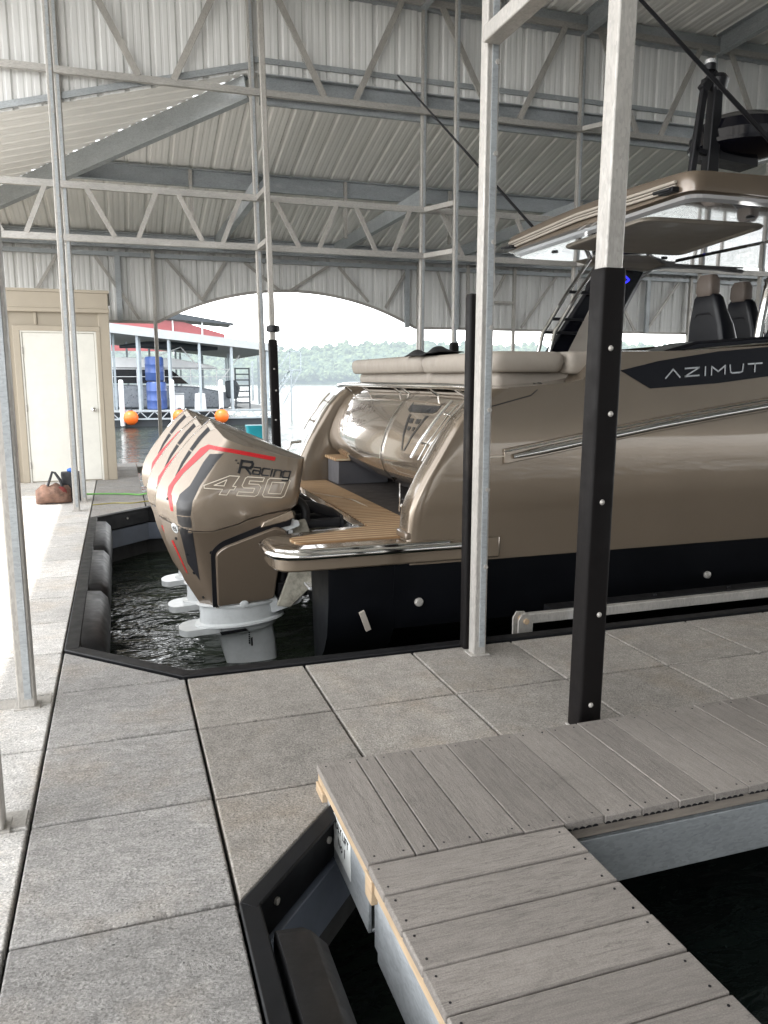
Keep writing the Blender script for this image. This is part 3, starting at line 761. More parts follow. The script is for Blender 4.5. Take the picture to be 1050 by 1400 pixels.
m.build('deck', MT['far_under'], t)
m = MB()
for z in (.12,-.22): m.bar((-3,DY-.03,z),(7,DY-.03,z),.06,.07)
x = -3
while x < 6.9: m.bar((x,DY-.03,-.2),(x+.3,DY-.03,.1),.04,.04,(0,1,0)); m.bar((x+.3,DY-.03,.1),(x+.6,DY-.03,-.2),.04,.04,(0,1,0)); x += .6
m.build('truss', MT['far_galv'], t)
m = MB(); m.box(-3,7,DY+.1,DY+1.3,-.6,-.26); m.build('float', MT['far_dark'], t)
for x, y in [(a,b) for b in (DY+.1, DY+1.3, DY+7, DY+13.5) for a in (-.2,.9,2.2,3.5,4.9,6.5)]:
    m = MB(); xx = x+(y-DY)*.11; m.bar((xx,y,.16),(xx,y,3.42-.106*xx),.10,.10); m.build('post', MT['far_galv'], t)
for i, (x, lab) in enumerate(((.17,'white plastic post guard on the far dock, above the left orange buoy'),(2.27,'white plastic post guard on the far dock, by the small white locker'),(4.37,'white plastic post guard on the far dock, right of the taller white tank'))):
    m = MB(); m.lathe((x,DY-.12,0), [(.10,-.5),(.10,1.40),(.07,1.46)], 12); tag(m.build('post_guard', MT['far_white']), lab, 'post guard', 'white post guards on the far dock')
for x, z, lab in ((.50,-.14,'orange round buoy at the left end of the far dock'), (2.52,-.12,'orange round buoy half hidden behind the far engine'), (4.33,-.12,'orange round buoy right of the engine tops')):
    t = thing('buoy', lab, 'buoy', (x-.02,DY-.45,z-.3), 'orange buoys along the far dock')
    m = MB(); m.ball((x,DY-.45,z), .31, 3); m.build('float', MT['orange'], t, smooth=180)
    m = MB(); m.lathe((x,DY-.45,z+.28), [(.09,0),(.07,.1),(.0,.11)], 12); m.build('eye', MT['far_dark'], t)
for z0, dx, lab in ((.16,.05,'blue plastic barrel standing on the far dock, lower of the two'), (1.42,0,'blue plastic barrel stacked on top of the lower one')):
    t = thing('barrel', lab, 'barrel', (1.60+dx,DY+.55,z0), 'blue barrels stacked on the far dock')
    m = MB(); r = .43-.03*(z0 > 1); h = 1.2 if z0 < 1 else 1.02
    m.lathe((1.60+dx,DY+.55,z0), [(r*.9,0),(r,.05),(r,h*.32),(r*1.03,h*.34),(r,h*.36),(r,h*.66),(r*1.03,h*.68),(r,h*.7),(r,h-.06),(r*.9,h)], 24); m.build('drum', MT['blue'], t, smooth=40)
    m = MB(); m.lathe((1.60+dx,DY+.55,z0+h), [(r*.86,0),(r*.86,.02),(r*.4,.025)], 24); m.build('lid', MT['blue'], t)
t = thing('water_tank', 'white plastic tank with a sloped top on the far dock', 'tank', (3.52,DY+.6,.16))
m = MB(); m.loft([[(3.52+a*k,DY+.6+b*k,z) for a, b in [tuple(v) for v in fillet([(-.25,-.2),(.25,-.2),(.25,.2),(-.25,.2)],.06,3)]] for z,k in ((.16,1),(.7,.9),(.84,.84),(.86,.78))]); m.build('body', MT['far_white'], t, smooth=45)
m = MB(); m.lathe((3.52,DY+.6,.86),[(.07,0),(.07,.05),(0,.055)],12); m.build('cap', MT['far_white'], t)
t = thing('dock_locker', 'small white locker beside the barrels on the far dock', 'locker', (2.6,DY+.7,.16))
m = MB(); m.box(2.42,2.82,DY+.5,DY+.9,.16,.80); m.build('body', MT['far_white'], t, bevel=.03)
m = MB(); m.box(2.40,2.84,DY+.48,DY+.92,.80,.88); m.build('lid', MT['far_roof'], t, bevel=.03)
t = thing('swim_ladder', 'dark folding ladder with wide steps standing on the far dock', 'ladder', (5.4,DY+.4,.16))
for x in (5.09,5.72):
    m = MB(); m.bar((x,DY+.4,.16),(x,DY+.4,2.0),.06,.06); m.build('rail', MT['far_dark'], t)
for k in range(7):
    m = MB(); m.box(5.13,5.68,DY+.3,DY+.5,.40+.255*k,.46+.255*k); m.build('step', MT['far_dark'], t)

# boats berthed at the far dock
t = thing('pontoon_boat', 'grey and white boat with a dark folded canopy berthed under the far dock roof', 'boat', (2.5,DY+4,WZ))
m = MB(); Y0, Y1 = DY+2.4, DY+5.2
prof = [(-2.5,.2),(5.0,.1),(5.2,.35),(5.05,.85),(3.5,1.15),(-2.5,1.3)]
m.prism(prof, 'y', Y0, Y1); m.build('hull', MT['far_hull'], t, bevel=.08)
m = MB(); m.prism([(-2.5,-.5),(4.7,-.5),(5.0,.09),(-2.5,.18)], 'y', Y0+.1, Y1-.1); m.build('lower_hull', MT['far_dark'], t)
m = MB(); m.prism([(-1,1.31),(3.2,1.27),(2.4,1.95),(1.5,2.05),(-1,2.05)], 'y', Y0+.05, Y1-.05); m.build('windscreen', MT['lens'], t)
m = MB(); m.prism([(-2.5,2.0),(4.6,2.0),(4.2,2.15),(2.5,2.45),(-2.5,2.5)], 'y', Y0+.02, Y1-.02); m.build('cabin_top', MT['far_white'], t, bevel=.05)
m = MB(); m.tube([(.2,Y0+.2,2.95),(1.4,Y0+.2,3.05),(2.6,Y0+.2,3.02),(3.6,Y0+.2,2.95),(4.6,Y0+.2,2.95)], [.08,.16,.2,.18,.12], 10); m.build('folded_canopy', MT['far_dark'], t)
m = MB()
for x in (-1.5,-.3,.9,2.1,3.3,4.5,5.3): m.bar((x,Y0-.02,1.2),(x,Y0-.02,1.95),.04,.04)
m.bar((-2.5,Y0-.02,1.95),(5.3,Y0-.02,1.95),.04,.04); m.bar((-2.5,Y0-.02,1.6),(5.3,Y0-.02,1.6),.03,.03)
for a, b in (((1.5,2.4),(2.9,2.95)),((3.8,1.9),(2.9,2.95)),((4.6,1.3),(5.6,2.6))): m.bar((a[0],Y0,a[1]),(b[0],Y0,b[1]),.05,.05)
m.build('railing', MT['far_white'], t)
m = MB(); m.prism([(4.9,.6),(5.4,.55),(5.55,1.1),(5.35,1.45),(4.85,1.4)], 'y', DY+2.0, DY+2.35); m.build('outboard_motor', MT['far_dark'], t, bevel=.08)

t = thing('upper_deck', 'haze tinted red canvas sided upper deck behind the far dock roof', 'deck house', (2,DY+22,4))
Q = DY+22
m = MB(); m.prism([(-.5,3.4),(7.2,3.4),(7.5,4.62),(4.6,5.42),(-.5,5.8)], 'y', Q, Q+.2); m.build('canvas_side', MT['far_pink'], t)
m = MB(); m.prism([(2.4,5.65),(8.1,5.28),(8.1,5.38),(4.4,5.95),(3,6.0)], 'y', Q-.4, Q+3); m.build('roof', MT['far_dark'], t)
for x in (3.9,5.9,7.85):
    m = MB(); m.bar((x,Q-.1,3.2),(x,Q-.1,5.5),.10,.10); m.build('post', MT['far_white'], t)
t = thing('dock_stairs', 'steel stairs with a railed landing right of the far dock', 'stairs', (8.0,39,WZ))
m = MB(); m.bar((6.85,39,-.1),(8.3,39,1.9),.06,.08,(0,1,0)); m.bar((6.85,39.9,-.1),(8.3,39.9,1.9),.06,.08,(0,1,0)); m.box(8.1,8.75,39,39.9,1.9,1.96)
for k in range(8): m.box(6.95+.18*k,7.2+.18*k,39,39.9,.08+.25*k,.11+.25*k)
m.build('flight', MT['far_galv'], t)
m = MB()
for x in (8.15,8.7): m.bar((x,39,1.9),(x,39,2.85),.04,.04)
m.bar((8.15,39,2.83),(8.7,39,2.83),.04,.04); m.bar((6.85,39,.9),(8.15,39,2.83),.04,.04); m.bar((8.7,39,1.9),(7.75,39,.2),.04,.04); m.bar((8.2,39,-.6),(8.2,39,1.9),.06,.06)
m.build('handrail', MT['far_galv'], t)

# ------------------------------------------------------------------ the boat
CY, HB = 6.29, 1.67
boat = thing('motor_yacht', 'champagne coloured sports yacht with a hardtop and three outboard engines, stern towards the walkway', 'motor yacht', (6.5, CY, WZ))
WX = [(.32,1.70),(.48,1.70),(.70,1.72),(.87,1.80),(1.07,1.92),(1.24,2.03),(1.36,2.14),(1.42,2.24),(1.5,2.34)]
ZTOP = [(2.0,1.40),(2.3,1.44),(2.8,1.475),(2.93,1.50),(3.02,1.66),(3.2,1.68),(3.7,1.69),(4.5,1.74),(7,1.95),(14.5,2.3)]
def hb(x): return HB if x < 6 else HB*max(0.02, 1-((x-6)/8.2)**2.3)
def side_y(x, z): return hb(x)+.05*max(0, min(1, (z-.32)/.7))*(1 if x < 6 else 1+.35*(x-6)/4)-.035*max(0, z-1.2)
def topsides(sgn):
    m = MB(); zs = [.32+(1.44-.32)*k/16 for k in range(17)]; rows = []
    us = [0]+[((k+1)/40)**1.9 for k in range(40)]
    for z0 in zs:
        xs = lerp_tab(WX, z0); row = []
        for dx, dy in ((.75,.22),(.3,.22),(.05,.218),(.022,.21),(.004,.195),(.0,.17),(.0,.045),(.006,.018),(.03,.004),(.10,.0)):
            zz = z0; y = side_y(xs+dx, zz)-dy; row.append((xs+dx, CY-sgn*y, zz))
        for u in us[1:]:
            x = xs+.10+(14.1-xs-.10)*u; zz = .32+(z0-.32)*(lerp_tab(ZTOP, x)-.32)/(1.44-.32)
            row.append((x, CY-sgn*side_y(x, zz), zz))
        rows.append(row)
    m.loft(rows, False, close=False)
    # gunwale strip turning inboard
    top = rows[-1]; n = len(top); inner = []
    for i, p in enumerate(top):
        x, y, z = p; k = max(0, .27-abs(abs(y-CY)-side_y(x, z))) if i >= 9 else 0
        k = {0:0,1:0,2:.008,3:.02,4:.045,5:.08,6:.18,7:.23,8:.258}.get(i, .27)
        inner.append((x+(.06 if i > 4 and i < 9 else 0), y+sgn*k, z+.012))
    m.loft([top, inner], False, close=False)
    return m
near = topsides(1); near_bvh = bvh_of(near)
hullp = near.build('topside', MT['tan_hull'], boat, smooth=48)
topsides(-1).build('topside', MT['tan_hull'], boat, smooth=48)
# black bottom
m = MB(); st = []
for x in [1.62,2.5,4,5,6,7,8,9,10,11,12,13,13.9]:
    b = hb(x)*.995; k = (x-6)/8 if x > 6 else 0
    st.append([(x,CY-b,.33+.0*k),(x,CY-b*.985,.12+.1*k),(x,CY-b*.95,-.12+.2*k),(x,CY-b*.90,-.16+.2*k),(x,CY-.02,-.95+.9*k*k),(x,CY+.02,-.95+.9*k*k),(x,CY+b*.90,-.16+.2*k),(x,CY+b*.95,-.12+.2*k),(x,CY+b*.985,.12+.1*k),(x,CY+b,.33)])
m.loft(st)
for s in (-1, 1):
    r = []
    for x, dz in ((1.19,.0),(1.22,0),(1.64,0)):
        e = .0 if x > 1.2 else .02
        r.append([(x,CY+s*1.15,.325),(x+(.02 if x<1.2 else 0),CY+s*1.16,-.5),(x,CY+s*1.50,-.25),(x,CY+s*(1.585),-.12),(x,CY+s*(1.63),.1),(x,CY+s*(1.655-e),.325)])
    m.loft(r)
m.build('bottom', MT['antifoul'], boat, smooth=30)
m = MB(); m.lathe((1.80,CY-HB*.985+.02,.06), [(.0,-.021),(.016,-.021),(.024,-.019),(.028,-.015),(.030,0)], 16, ax='y'); m.lathe((4.10,CY-HB*.985+.02,.06), [(.0,-.024),(.018,-.022),(.026,-.018),(.028,0)], 16, ax='y')
m.build('drain_fitting', MT['galv'], boat)
m = MB(); m.bar((1.39,4.60,.05),(1.44,4.62,-.08),.035,.02,(0,1,0)); m.build('trim_fin', MT['beige_panel'], boat)

# swim platform with an engine notch
plan = fillet([(2.35,4.60),(.86,4.60),(.84,5.04),(1.06,5.14),(1.57,5.22),(1.57,7.36),(1.06,7.44),(.84,7.54),(.86,7.98),(2.35,7.98)], [.0,.16,.10,.08,.05,.05,.08,.10,.16,0], 6)
m = MB(); m.prism([tuple(p) for p in plan], 'z', .335, .478); m.build('swim_platform', MT['tan_hull'], boat, bevel=.012)
tk = fillet([(1.97,4.76),(1.02,4.745),(.99,4.93),(1.52,5.14),(1.62,5.19),(1.62,7.39),(1.52,7.44),(.99,7.65),(1.02,7.83),(1.97,7.83)], [0,.06,.06,.06,.02,.02,.06,.06,.06,0], 4)
m = MB(); m.prism([tuple(p) for p in tk], 'z', .476, .486); m.build('teak_deck', MT['teak'], boat, smooth=0)
m = MB()
for i, d in enumerate((0,.05,.10,.15)):                            # inlaid pattern of fine light lines
    L = [(1.62+d*.6,6.9-d),(1.72+d*.4,6.62-d*.3),(1.86-d*.1,6.40-d*.3),(1.86-d*.1,5.98+d)]
    vs, fs = strokes([[tuple(v) for v in fillet(L, .1, 4, False)]], .006); m.add([(v.x,v.y,.4885) for v in vs], fs)
m.build('teak_inlay', MT['decal_line'], boat, smooth=0)
m = MB(); m.add([(1.965,4.95,.487),(2.75,4.95,.487),(2.75,7.7,.487),(1.965,7.7,.487)], [(0,1,2,3)]); m.build('deck_mat', MT['deck_dark'], boat)
m = MB(); m.tube([(2.08,4.582,.437)]+[(p[0]-.0,p[1],.437) for p in [(1.8,4.578),(1.4,4.578),(1.05,4.578),(.93,4.60),(.865,4.66),(.838,4.75),(.83,4.88),(.838,4.99),(.87,5.06)]], .026, 12)
m.build('platform_rail', MT['chrome'], boat)
m = MB(); m.tube([(2.08,7.998,.437),(1.4,8.0,.437),(1.0,8.0,.437),(.88,7.93,.437),(.835,7.8,.437),(.84,7.6,.437)], .026, 12)
m.build('platform_rail', MT['chrome'], boat)
m = MB(); m.tube([(1.98,4.585,.466),(1.4,4.585,.466),(1.05,4.585,.466),(.94,4.61,.466),(.87,4.68,.466)], .012, 8)
m.build('platform_rail', MT['chrome'], boat)
m = MB()
for s in ((1.05,5.16,1.55,5.235),(1.555,5.24,1.575,7.34)): pass
m.box(1.545,1.568,5.22,7.36,-.05,.478); m.box(1.2,1.56,5.235,7.345,.04,.06); m.prism([(1.22,5.16),(1.56,5.215),(1.56,5.24),(1.22,5.19)], 'z', .04, .4775); m.prism([(1.22,7.42),(1.56,7.365),(1.56,7.34),(1.22,7.39)], 'z', .04, .4775)
m.build('engine_well', MT['white_gloss'], boat, bevel=.004)
m = MB(); m.box(1.52,1.60,5.24,7.34,.478,.49); m.build('well_trim', MT['chrome'], boat, bevel=.004)

# transom garage door with its bulging gloss panel
GP = [(2.34,1.40),(2.28,1.375),(2.20,1.31),(2.12,1.20),(2.06,1.08),(2.025,.97),(2.02,.88),(2.05,.79),(2.10,.74),(2.14,.70)]
def gpanel(y0, y1, drop=0.):
    m = MB(); rows = []
    for k in range(13):
        y = y0+(y1-y0)*k/12; b = .07*(1-((y-6.35)/1.5)**2); dr = drop*0+.10*max(0, (y-6.2)/1.6)**1.0
        rows.append([(x-b, y, z+max(0, (1.0-z))*dr*1.2) for x, z in GP]+[(2.6,y,.70),(2.6,y,1.40)])
    return m.loft(rows)
gm = gpanel(5.92, 7.74); gb = bvh_of(gm); gdoor = gm.build('garage_door', MT['tan_mirror'], boat, smooth=50)
gm2 = gpanel(4.88, 5.90); gb2 = bvh_of(gm2); gpan = gm2.build('transom_panel', MT['tan_mirror'], boat, smooth=50)
m = MB()
for k in range(9):
    x, z = GP[k]; x2, z2 = GP[k+1]; b = .07*(1-((5.91-6.35)/1.5)**2); m.bar((x-b-.004,5.91,z),(x2-b-.004,5.91,z2),.02,.02,(0,1,0))
m.build('seam_strip', MT['chrome'], boat)
m = MB()                                                            # emblem: horned bar over a narrow shield
E = [(-.25,.10),(-.21,.075),(.21,.10),(.27,.14),(.25,.05),(.19,.03),(.06,.02),(.0,-.04),(-.19,.01),(-.24,.03)]
def yz(v): return Vector((1.4, 5.47-v.x*1.0, 1.21+v.y*.95))
bars = [[(-.26,.13),(-.25,.06),(-.20,.045),(.20,.05),(.25,.065),(.27,.14),(.235,.105),(-.225,.10)],
        [(-.17,.03),(-.135,.03),(-.02,-.245),(-.04,-.245)], [(.17,.03),(.135,.03),(-.0,-.245),(.02,-.245)],
        [(-.11,.0),(-.03,.0),(-.03,-.035),(-.10,-.035)], [(.02,.0),(.10,.0),(.085,-.035),(.02,-.035)], [(-.075,-.06),(-.02,-.06),(-.02,-.09),(-.06,-.09)], [(.02,-.06),(.06,-.06),(.05,-.09),(.02,-.09)]]
for P in bars: decal(m, gb2, [Vector((a,b,0)) for a, b in P], [list(range(len(P)))], yz, (1,0,0), .004, .05)
m.build('emblem', MT['decal_black'], gpan, smooth=0, fix=False)
m = MB()
for txt, sz, y0, z0 in (('STAY A -', .15, 7.05, 1.21), ('NASHVILLE', .125, 7.22, 1.09)):
    vs, fs = text_mesh(txt, sz, .1)
    decal(m, gb, vs, fs, lambda v: Vector((1.4, y0-v.x*1.05, z0+v.y*.7)), (1,0,0), .003, .06)
m.build('boat_lettering', MT['tan_d'], gdoor, smooth=0, fix=False)
m = MB(); m.box(2.55,2.72,4.95,7.74,.49,.72); m.build('garage_cavity', MT['deck_dark'], boat)
m = MB(); m.box(1.99,2.5,7.34,7.74,.487,.715); lk = m.build('stern_locker', MT['grey_trim'], boat, bevel=.008)
m = MB(); m.box(1.96,2.5,7.32,7.75,.717,.745); m.build('teak_step', MT['teak'], lk, bevel=.005)
m = MB(); m.box(2.02,2.16,5.25,5.62,.49,.60); m.prism([(2.0,.49),(2.2,.49),(2.2,.66),(2.1,.66)], 'y', 5.55, 5.62); m.build('folded_ladder', MT['dark'], boat, bevel=.01)
m = MB(); m.tube([(2.0,5.6,.5),(2.0,5.6,.72)], .01, 8); m.tube([(2.01,5.45,.61),(2.01,5.3,.61)], .015, 8); m.tube([(1.98,5.5,.56),(1.98,5.35,.56)], .015, 8); m.build('ladder_rail', MT['chrome'], boat)
# stern rails
m = MB(); m.tube([(2.19,8.02,1.43),(2.165,7.6,1.445),(2.155,6.9,1.45),(2.155,5.8,1.45),(2.165,5.1,1.45),(2.19,4.72,1.44)], .022, 12)
for y in (7.8,7.15,6.3,6.1,5.5,5.0): m.tube([(2.165,y,1.44),(2.25,y-.06,1.375)], .009, 8)
m.build('stern_rail', MT['chrome'], boat)
for y, L in ((4.73,[(1.84,.97),(1.90,1.07),(2.05,1.26),(2.12,1.33)]), (7.85,[(1.84,.97),(1.90,1.07),(2.05,1.26),(2.12,1.33)])):
    m = MB(); m.tube([(x-.075,y,z+.03) for x, z in L], .011, 10)
    for (x, z) in (L[1], L[2]): m.tube([(x-.075,y,z+.03),(x+.0,y,z-.0)], .009, 8)
    for q in (-.035,.035): m.tube([(x-.012,y+q,z+.01) for x, z in L], .006, 8)
    m.build('grab_rail', MT['chrome'], boat)
m = MB(); m.tube([(1.70,7.93,.62),(1.63,7.93,.66),(1.61,7.93,.78),(1.66,7.93,.86),(1.76,7.93,.87)], .014, 8); m.build('boarding_hoop', MT['chrome'], boat)
m = MB(); m.box(1.688,1.74,4.615,4.80,.487,.535); m.build('quarter_foot', MT['tan_d'], boat, bevel=.012)

# long rubbing strake with a polished bar
def on_side(x, z, lift=0.): return Vector((x, CY-side_y(x, z)-lift, z))
SR = [(2.34,1.005),(2.6,1.045),(3.0,1.11),(3.5,1.19),(4.0,1.26),(4.5,1.325),(5.5,1.44),(7.0,1.56),(9.0,1.68),(11.5,1.8)]
m = MB(); rings = []
for i, (x, z) in enumerate(SR):
    h = .052; rings.append([on_side(x,z-h,-.01),on_side(x,z-h+.004,.016),on_side(x,z+h-.004,.016),on_side(x,z+h,-.01)])
m.loft(rings); m.build('strake_base', MT['tan_hull'], boat, bevel=.004)
m = MB(); m.tube([on_side(x,z-.008,.026) for x, z in [(2.40,1.013)]+SR[1:]], [.014]+[.025]*9, 12); m.tube([on_side(x,z+.034,.018) for x, z in SR], .006, 6); m.build('strake_bar', MT['chrome'], boat)
# black name panel and lettering on the side
m = MB()
P = [(3.20,1.555),(3.44,1.435),(4.0,1.47),(4.5,1.525),(5.2,1.60),(6.2,1.70),(6.2,1.86),(5.2,1.80),(4.42,1.725),(4.0,1.69),(3.75,1.655),(3.5,1.62)]
decal(m, near_bvh, [Vector((a,b,0)) for a, b in P], [list(range(len(P)))], lambda v: Vector((v.x, 3.9, v.y)), (0,1,0), .004, .08)
npan = m.build('name_panel', MT['blackgloss'], boat, smooth=0, fix=False)
AZ = [[[(0,0),(.5,1),(1,0)]], [[(0,1),(1,1),(0,.04),(1,.04)]], [[(.5,0),(.5,1)]], [[(0,0),(0,1),(.5,.35),(1,1),(1,0)]], [[(0,1),(.05,.15),(.2,.03),(.8,.03),(.95,.15),(1,1)]], [[(0,1),(1,1)],[(.5,1),(.5,0)]]]
m = MB(); x0 = 3.56
for L, w in zip(AZ, (.115,.115,.02,.115,.115,.12)):
    vs, fs = strokes([[(a*w, b*.056) for a, b in ln] for ln in L], .0105)
    sx = x0
    decal(m, near_bvh, vs, fs, lambda v: Vector((sx+v.x, 3.9, 1.505+(sx+v.x-3.56)*.062+v.y)), (0,1,0), .010, .05)
    x0 += w+.043
m.build('lettering', MT['silver'], npan, smooth=0, fix=False)
m = MB()
for L in ([(2.24,1.325),(2.53,1.395),(2.575,1.43),(2.56,1.46)], [(2.6,1.462),(3.0,1.53),(3.2,1.57)]):
    vs, fs = strokes([L], .006); decal(m, near_bvh, vs, fs, lambda v: Vector((v.x, 3.9, v.y)), (0,1,0), .003, .06)
m.build('hatch_seam', MT['dark'], hullp, smooth=0, fix=False)
m = MB(); m.tube([on_side(2.10,.99,.004),on_side(2.2,1.005,.004),on_side(2.34,1.008,.004)], .004, 6); m.build('strake_tail', MT['decal_line'], boat)

# cushions
def cushion(name, x0, x1, y0, y1, z0, z1, par=boat, mat='cushion', sag=.012, r=.05):
    m = MB(); ring = lambda z, e: [(p.x, p.y, z) for p in fillet([(x0-e,y0-e),(x1+e,y0-e),(x1+e,y1+e),(x0-e,y1+e)], r, 4)]
    h = z1-z0
    m.loft([ring(z0,-.02), ring(z0+h*.12,-.003), ring(z0+h*.5,.008), ring(z0+h*.8,.004), ring(z0+h*.95,-.012), ring(z1,-.04)])
    return m.build(name, MT[mat], par, smooth=60)
cushion('cushion_base', 2.40, 3.2, 6.02, 7.96, 1.42, 1.565); cushion('cushion_base', 2.40, 2.98, 4.80, 6.01, 1.42, 1.555)
cushion('sunpad_cushion', 2.32, 3.3, 6.025, 8.02, 1.55, 1.69, r=.09); cushion('sunpad_cushion', 2.32, 2.86, 4.70, 6.015, 1.545, 1.68, r=.09)
cushion('side_cushion', 2.875, 3.62, 4.68, 5.05, 1.535, 1.683, r=.05)
cushion('side_cushion', 3.63, 4.6, 4.72, 5.05, 1.60, 1.70, r=.05)
m = MB(); m.prism([(3.5,1.66),(9,1.9),(9,2.0),(4.4,1.80),(3.9,1.76)], 'y', 4.70, 5.0); m.build('coaming', MT['blackgloss'], boat, bevel=.02)
m = MB(); m.tube([(3.55,4.66,1.665),(4.0,4.655,1.715),(4.5,4.65,1.755),(6,4.66,1.86)], .008, 8); m.build('coaming_rail', MT['chrome'], boat)
m = MB(); m.tube([(3.6,7.75,1.74),(5.6,7.75,1.80),(6.4,7.75,1.83)], .022, 8); m.build('side_rail', MT['chrome'], boat)
m = MB(); m.box(3.3,9,7.72,8.02,1.45,1.70); m.build('far_coaming', MT['beige_panel'], boat, bevel=.03)
m = MB(); m.box(2.9,9,5.0,7.8,.8,1.2); m.build('cockpit_sole', MT['deck_dark'], boat)

# hardtop
def htop(x, y): return 2.945+.05*(1-((y-6.29)/1.5)**2)+.012*min(3, max(0, x-3.85))
def plan_at(e):
    return fillet([(3.85+e,4.80+e*.8),(7.9,4.80+e*.8),(7.9,7.78-e*.8),(3.93+e,7.78-e*.8)], [.14,.3,.3,.14], 5)
m = MB(); rings = []
def ringz(e, f): return [(p.x, p.y, f(p.x, p.y)) for p in rs(plan_at(e))]
KREF = [max(1, int((b-a).length/.25)) for a, b in zip(plan_at(0), plan_at(0)[1:]+plan_at(0)[:1])]
def rs(pl):
    out = []
    for a, b, k in zip(pl, pl[1:]+pl[:1], KREF): out += [a+(b-a)*i/k for i in range(k)]
    return out
rings = [ringz(.05, lambda x,y: 2.785), ringz(.008, lambda x,y: 2.802), ringz(0, lambda x,y: htop(x,y)-.06), ringz(.02, lambda x,y: htop(x,y)-.012), ringz(.10, lambda x,y: htop(x,y)), ringz(.5, lambda x,y: htop(x,y)+.02), ringz(1.0, lambda x,y: htop(x,y)+.03)]
m.loft(rings); ht = m.build('hardtop', MT['tan_roof'], boat, smooth=40)
m = MB(); m.loft([[(p.x,p.y,z) for p in plan_at(e)] for e, z in ((.045,2.787),(.06,2.765),(.10,2.746),(.12,2.745))][::-1]); m.build('ceiling_panel', MT['white_gloss'], ht, smooth=8)
m = MB()
for z, r in ((2.880,.012),(2.855,.008),(2.83,.012)): m.tube([(3.845-.004,4.95,z),(3.87,6.29,z+.03),(3.922,7.64,z)], r, 8)
m.build('awning_track', MT['beige_panel'], ht)
for y, x in ((4.98,3.83),(7.55,3.90)):
    m = MB(); m.box(x-.03,x+.03,y-.05,y+.11,2.81,2.845); m.tube([(x-.03,y-.03,2.83),(x-.03,y+.16,2.835)], .014, 8); m.build('awning_fitting', MT['dark'], ht, bevel=.006)
sl_ = fillet([(4.12,6.95),(3.98,5.48),(5.15,5.42),(5.5,6.95)], .14, 5)
m = MB(); m.loft([[(p.x,p.y,z) for p in [Vector((4.7,6.2))+(q-Vector((4.7,6.2)))*k for q in sl_]] for k, z in ((1.,2.7445),(.985,2.730),(.93,2.727),(.90,2.7425))]); m.build('sunroof_lining', MT['beige_panel'], ht, smooth=35)
m = MB(); m.prism([tuple(p) for p in fillet([(5.75,7.4),(5.75,5.2),(7.5,5.2),(7.5,7.4)], .1, 4)], 'z', 2.730, 2.7425); m.build('roof_glass', MT['lens'], ht)
for (x, y) in ((4.75,5.2),(5.45,5.2),(5.5,7.2),(4.2,7.2)):
    m = MB(); m.lathe((x,y,2.742), [(.0,-.008),(.03,-.008),(.035,0)], 14); m.build('downlight', MT['dark'], ht)
# far side support: beige upper, black lower fin with a blue led mark
m = MB(); m.prism([(4.55,2.782),(6.1,2.782),(5.78,2.735),(5.60,2.67),(5.0,2.69)], 'y', 7.58, 7.72); m.build('pillar_head', MT['beige_panel'], boat, bevel=.02)
m = MB(); m.prism([(4.36,1.72),(5.05,1.72),(5.20,2.05),(5.55,2.66),(4.95,2.685),(4.86,2.42)], 'y', 7.60, 7.70); pil = m.build('pillar', MT['blackgloss'], boat, bevel=.01)
m = MB(); m.prism([(4.62,1.76),(4.98,1.76),(5.05,2.03),(4.90,2.28)], 'y', 7.592, 7.60); m.build('speaker_panel', MT['beige_panel'], pil)
m = MB(); m.tube([(5.06,7.62,1.72),(5.21,7.62,2.05),(5.53,7.62,2.60),(5.66,7.62,2.69),(5.85,7.62,2.73),(6.3,7.62,2.74),(6.9,7.62,2.72)], .022, 8); m.build('pillar_edge', MT['white_gloss'], pil)
vs, fs = strokes([[(0,1),(.62,.52),(.55,.42),(.0,.02)]], .16); m = MB(); m.add([(5.27+v.x*.14,7.594,2.50+v.y*.13) for v in vs], fs); m.build('led_mark', MT['led'], pil, smooth=0)
m = MB()
for dx in (0,.24):
    m.tube([(4.20+dx*.0,7.5-dx,1.72),(4.27,7.5-dx,1.98),(4.52,7.5-dx,2.36),(4.80,7.5-dx,2.74)], .022, 10)
m.build('ladder_rail', MT['chrome'], boat)
for x, z in ((4.36,2.12),(4.55,2.40),(4.28,1.98)):
    m = MB(); m.bar((x,7.5,z),(x+.38,7.5,z),.05,.03); m.build('ladder_step', MT['dark'], boat)
m = MB(); m.tube([(4.72,5.0,1.74),(4.745,5.0,1.95),(4.80,5.0,2.24),(4.95,5.0,2.5),(5.2,5.0,2.74)], .035, 12); m.build('screen_pillar', MT['chrome'], boat)
m = MB(); m.prism([(4.62,1.74),(4.72,1.75),(4.86,2.02),(5.3,2.4),(7.4,2.4),(7.8,1.9),(7.8,1.74)], 'y', 4.93, 4.97); m.build('side_window', MT['lens'], boat)

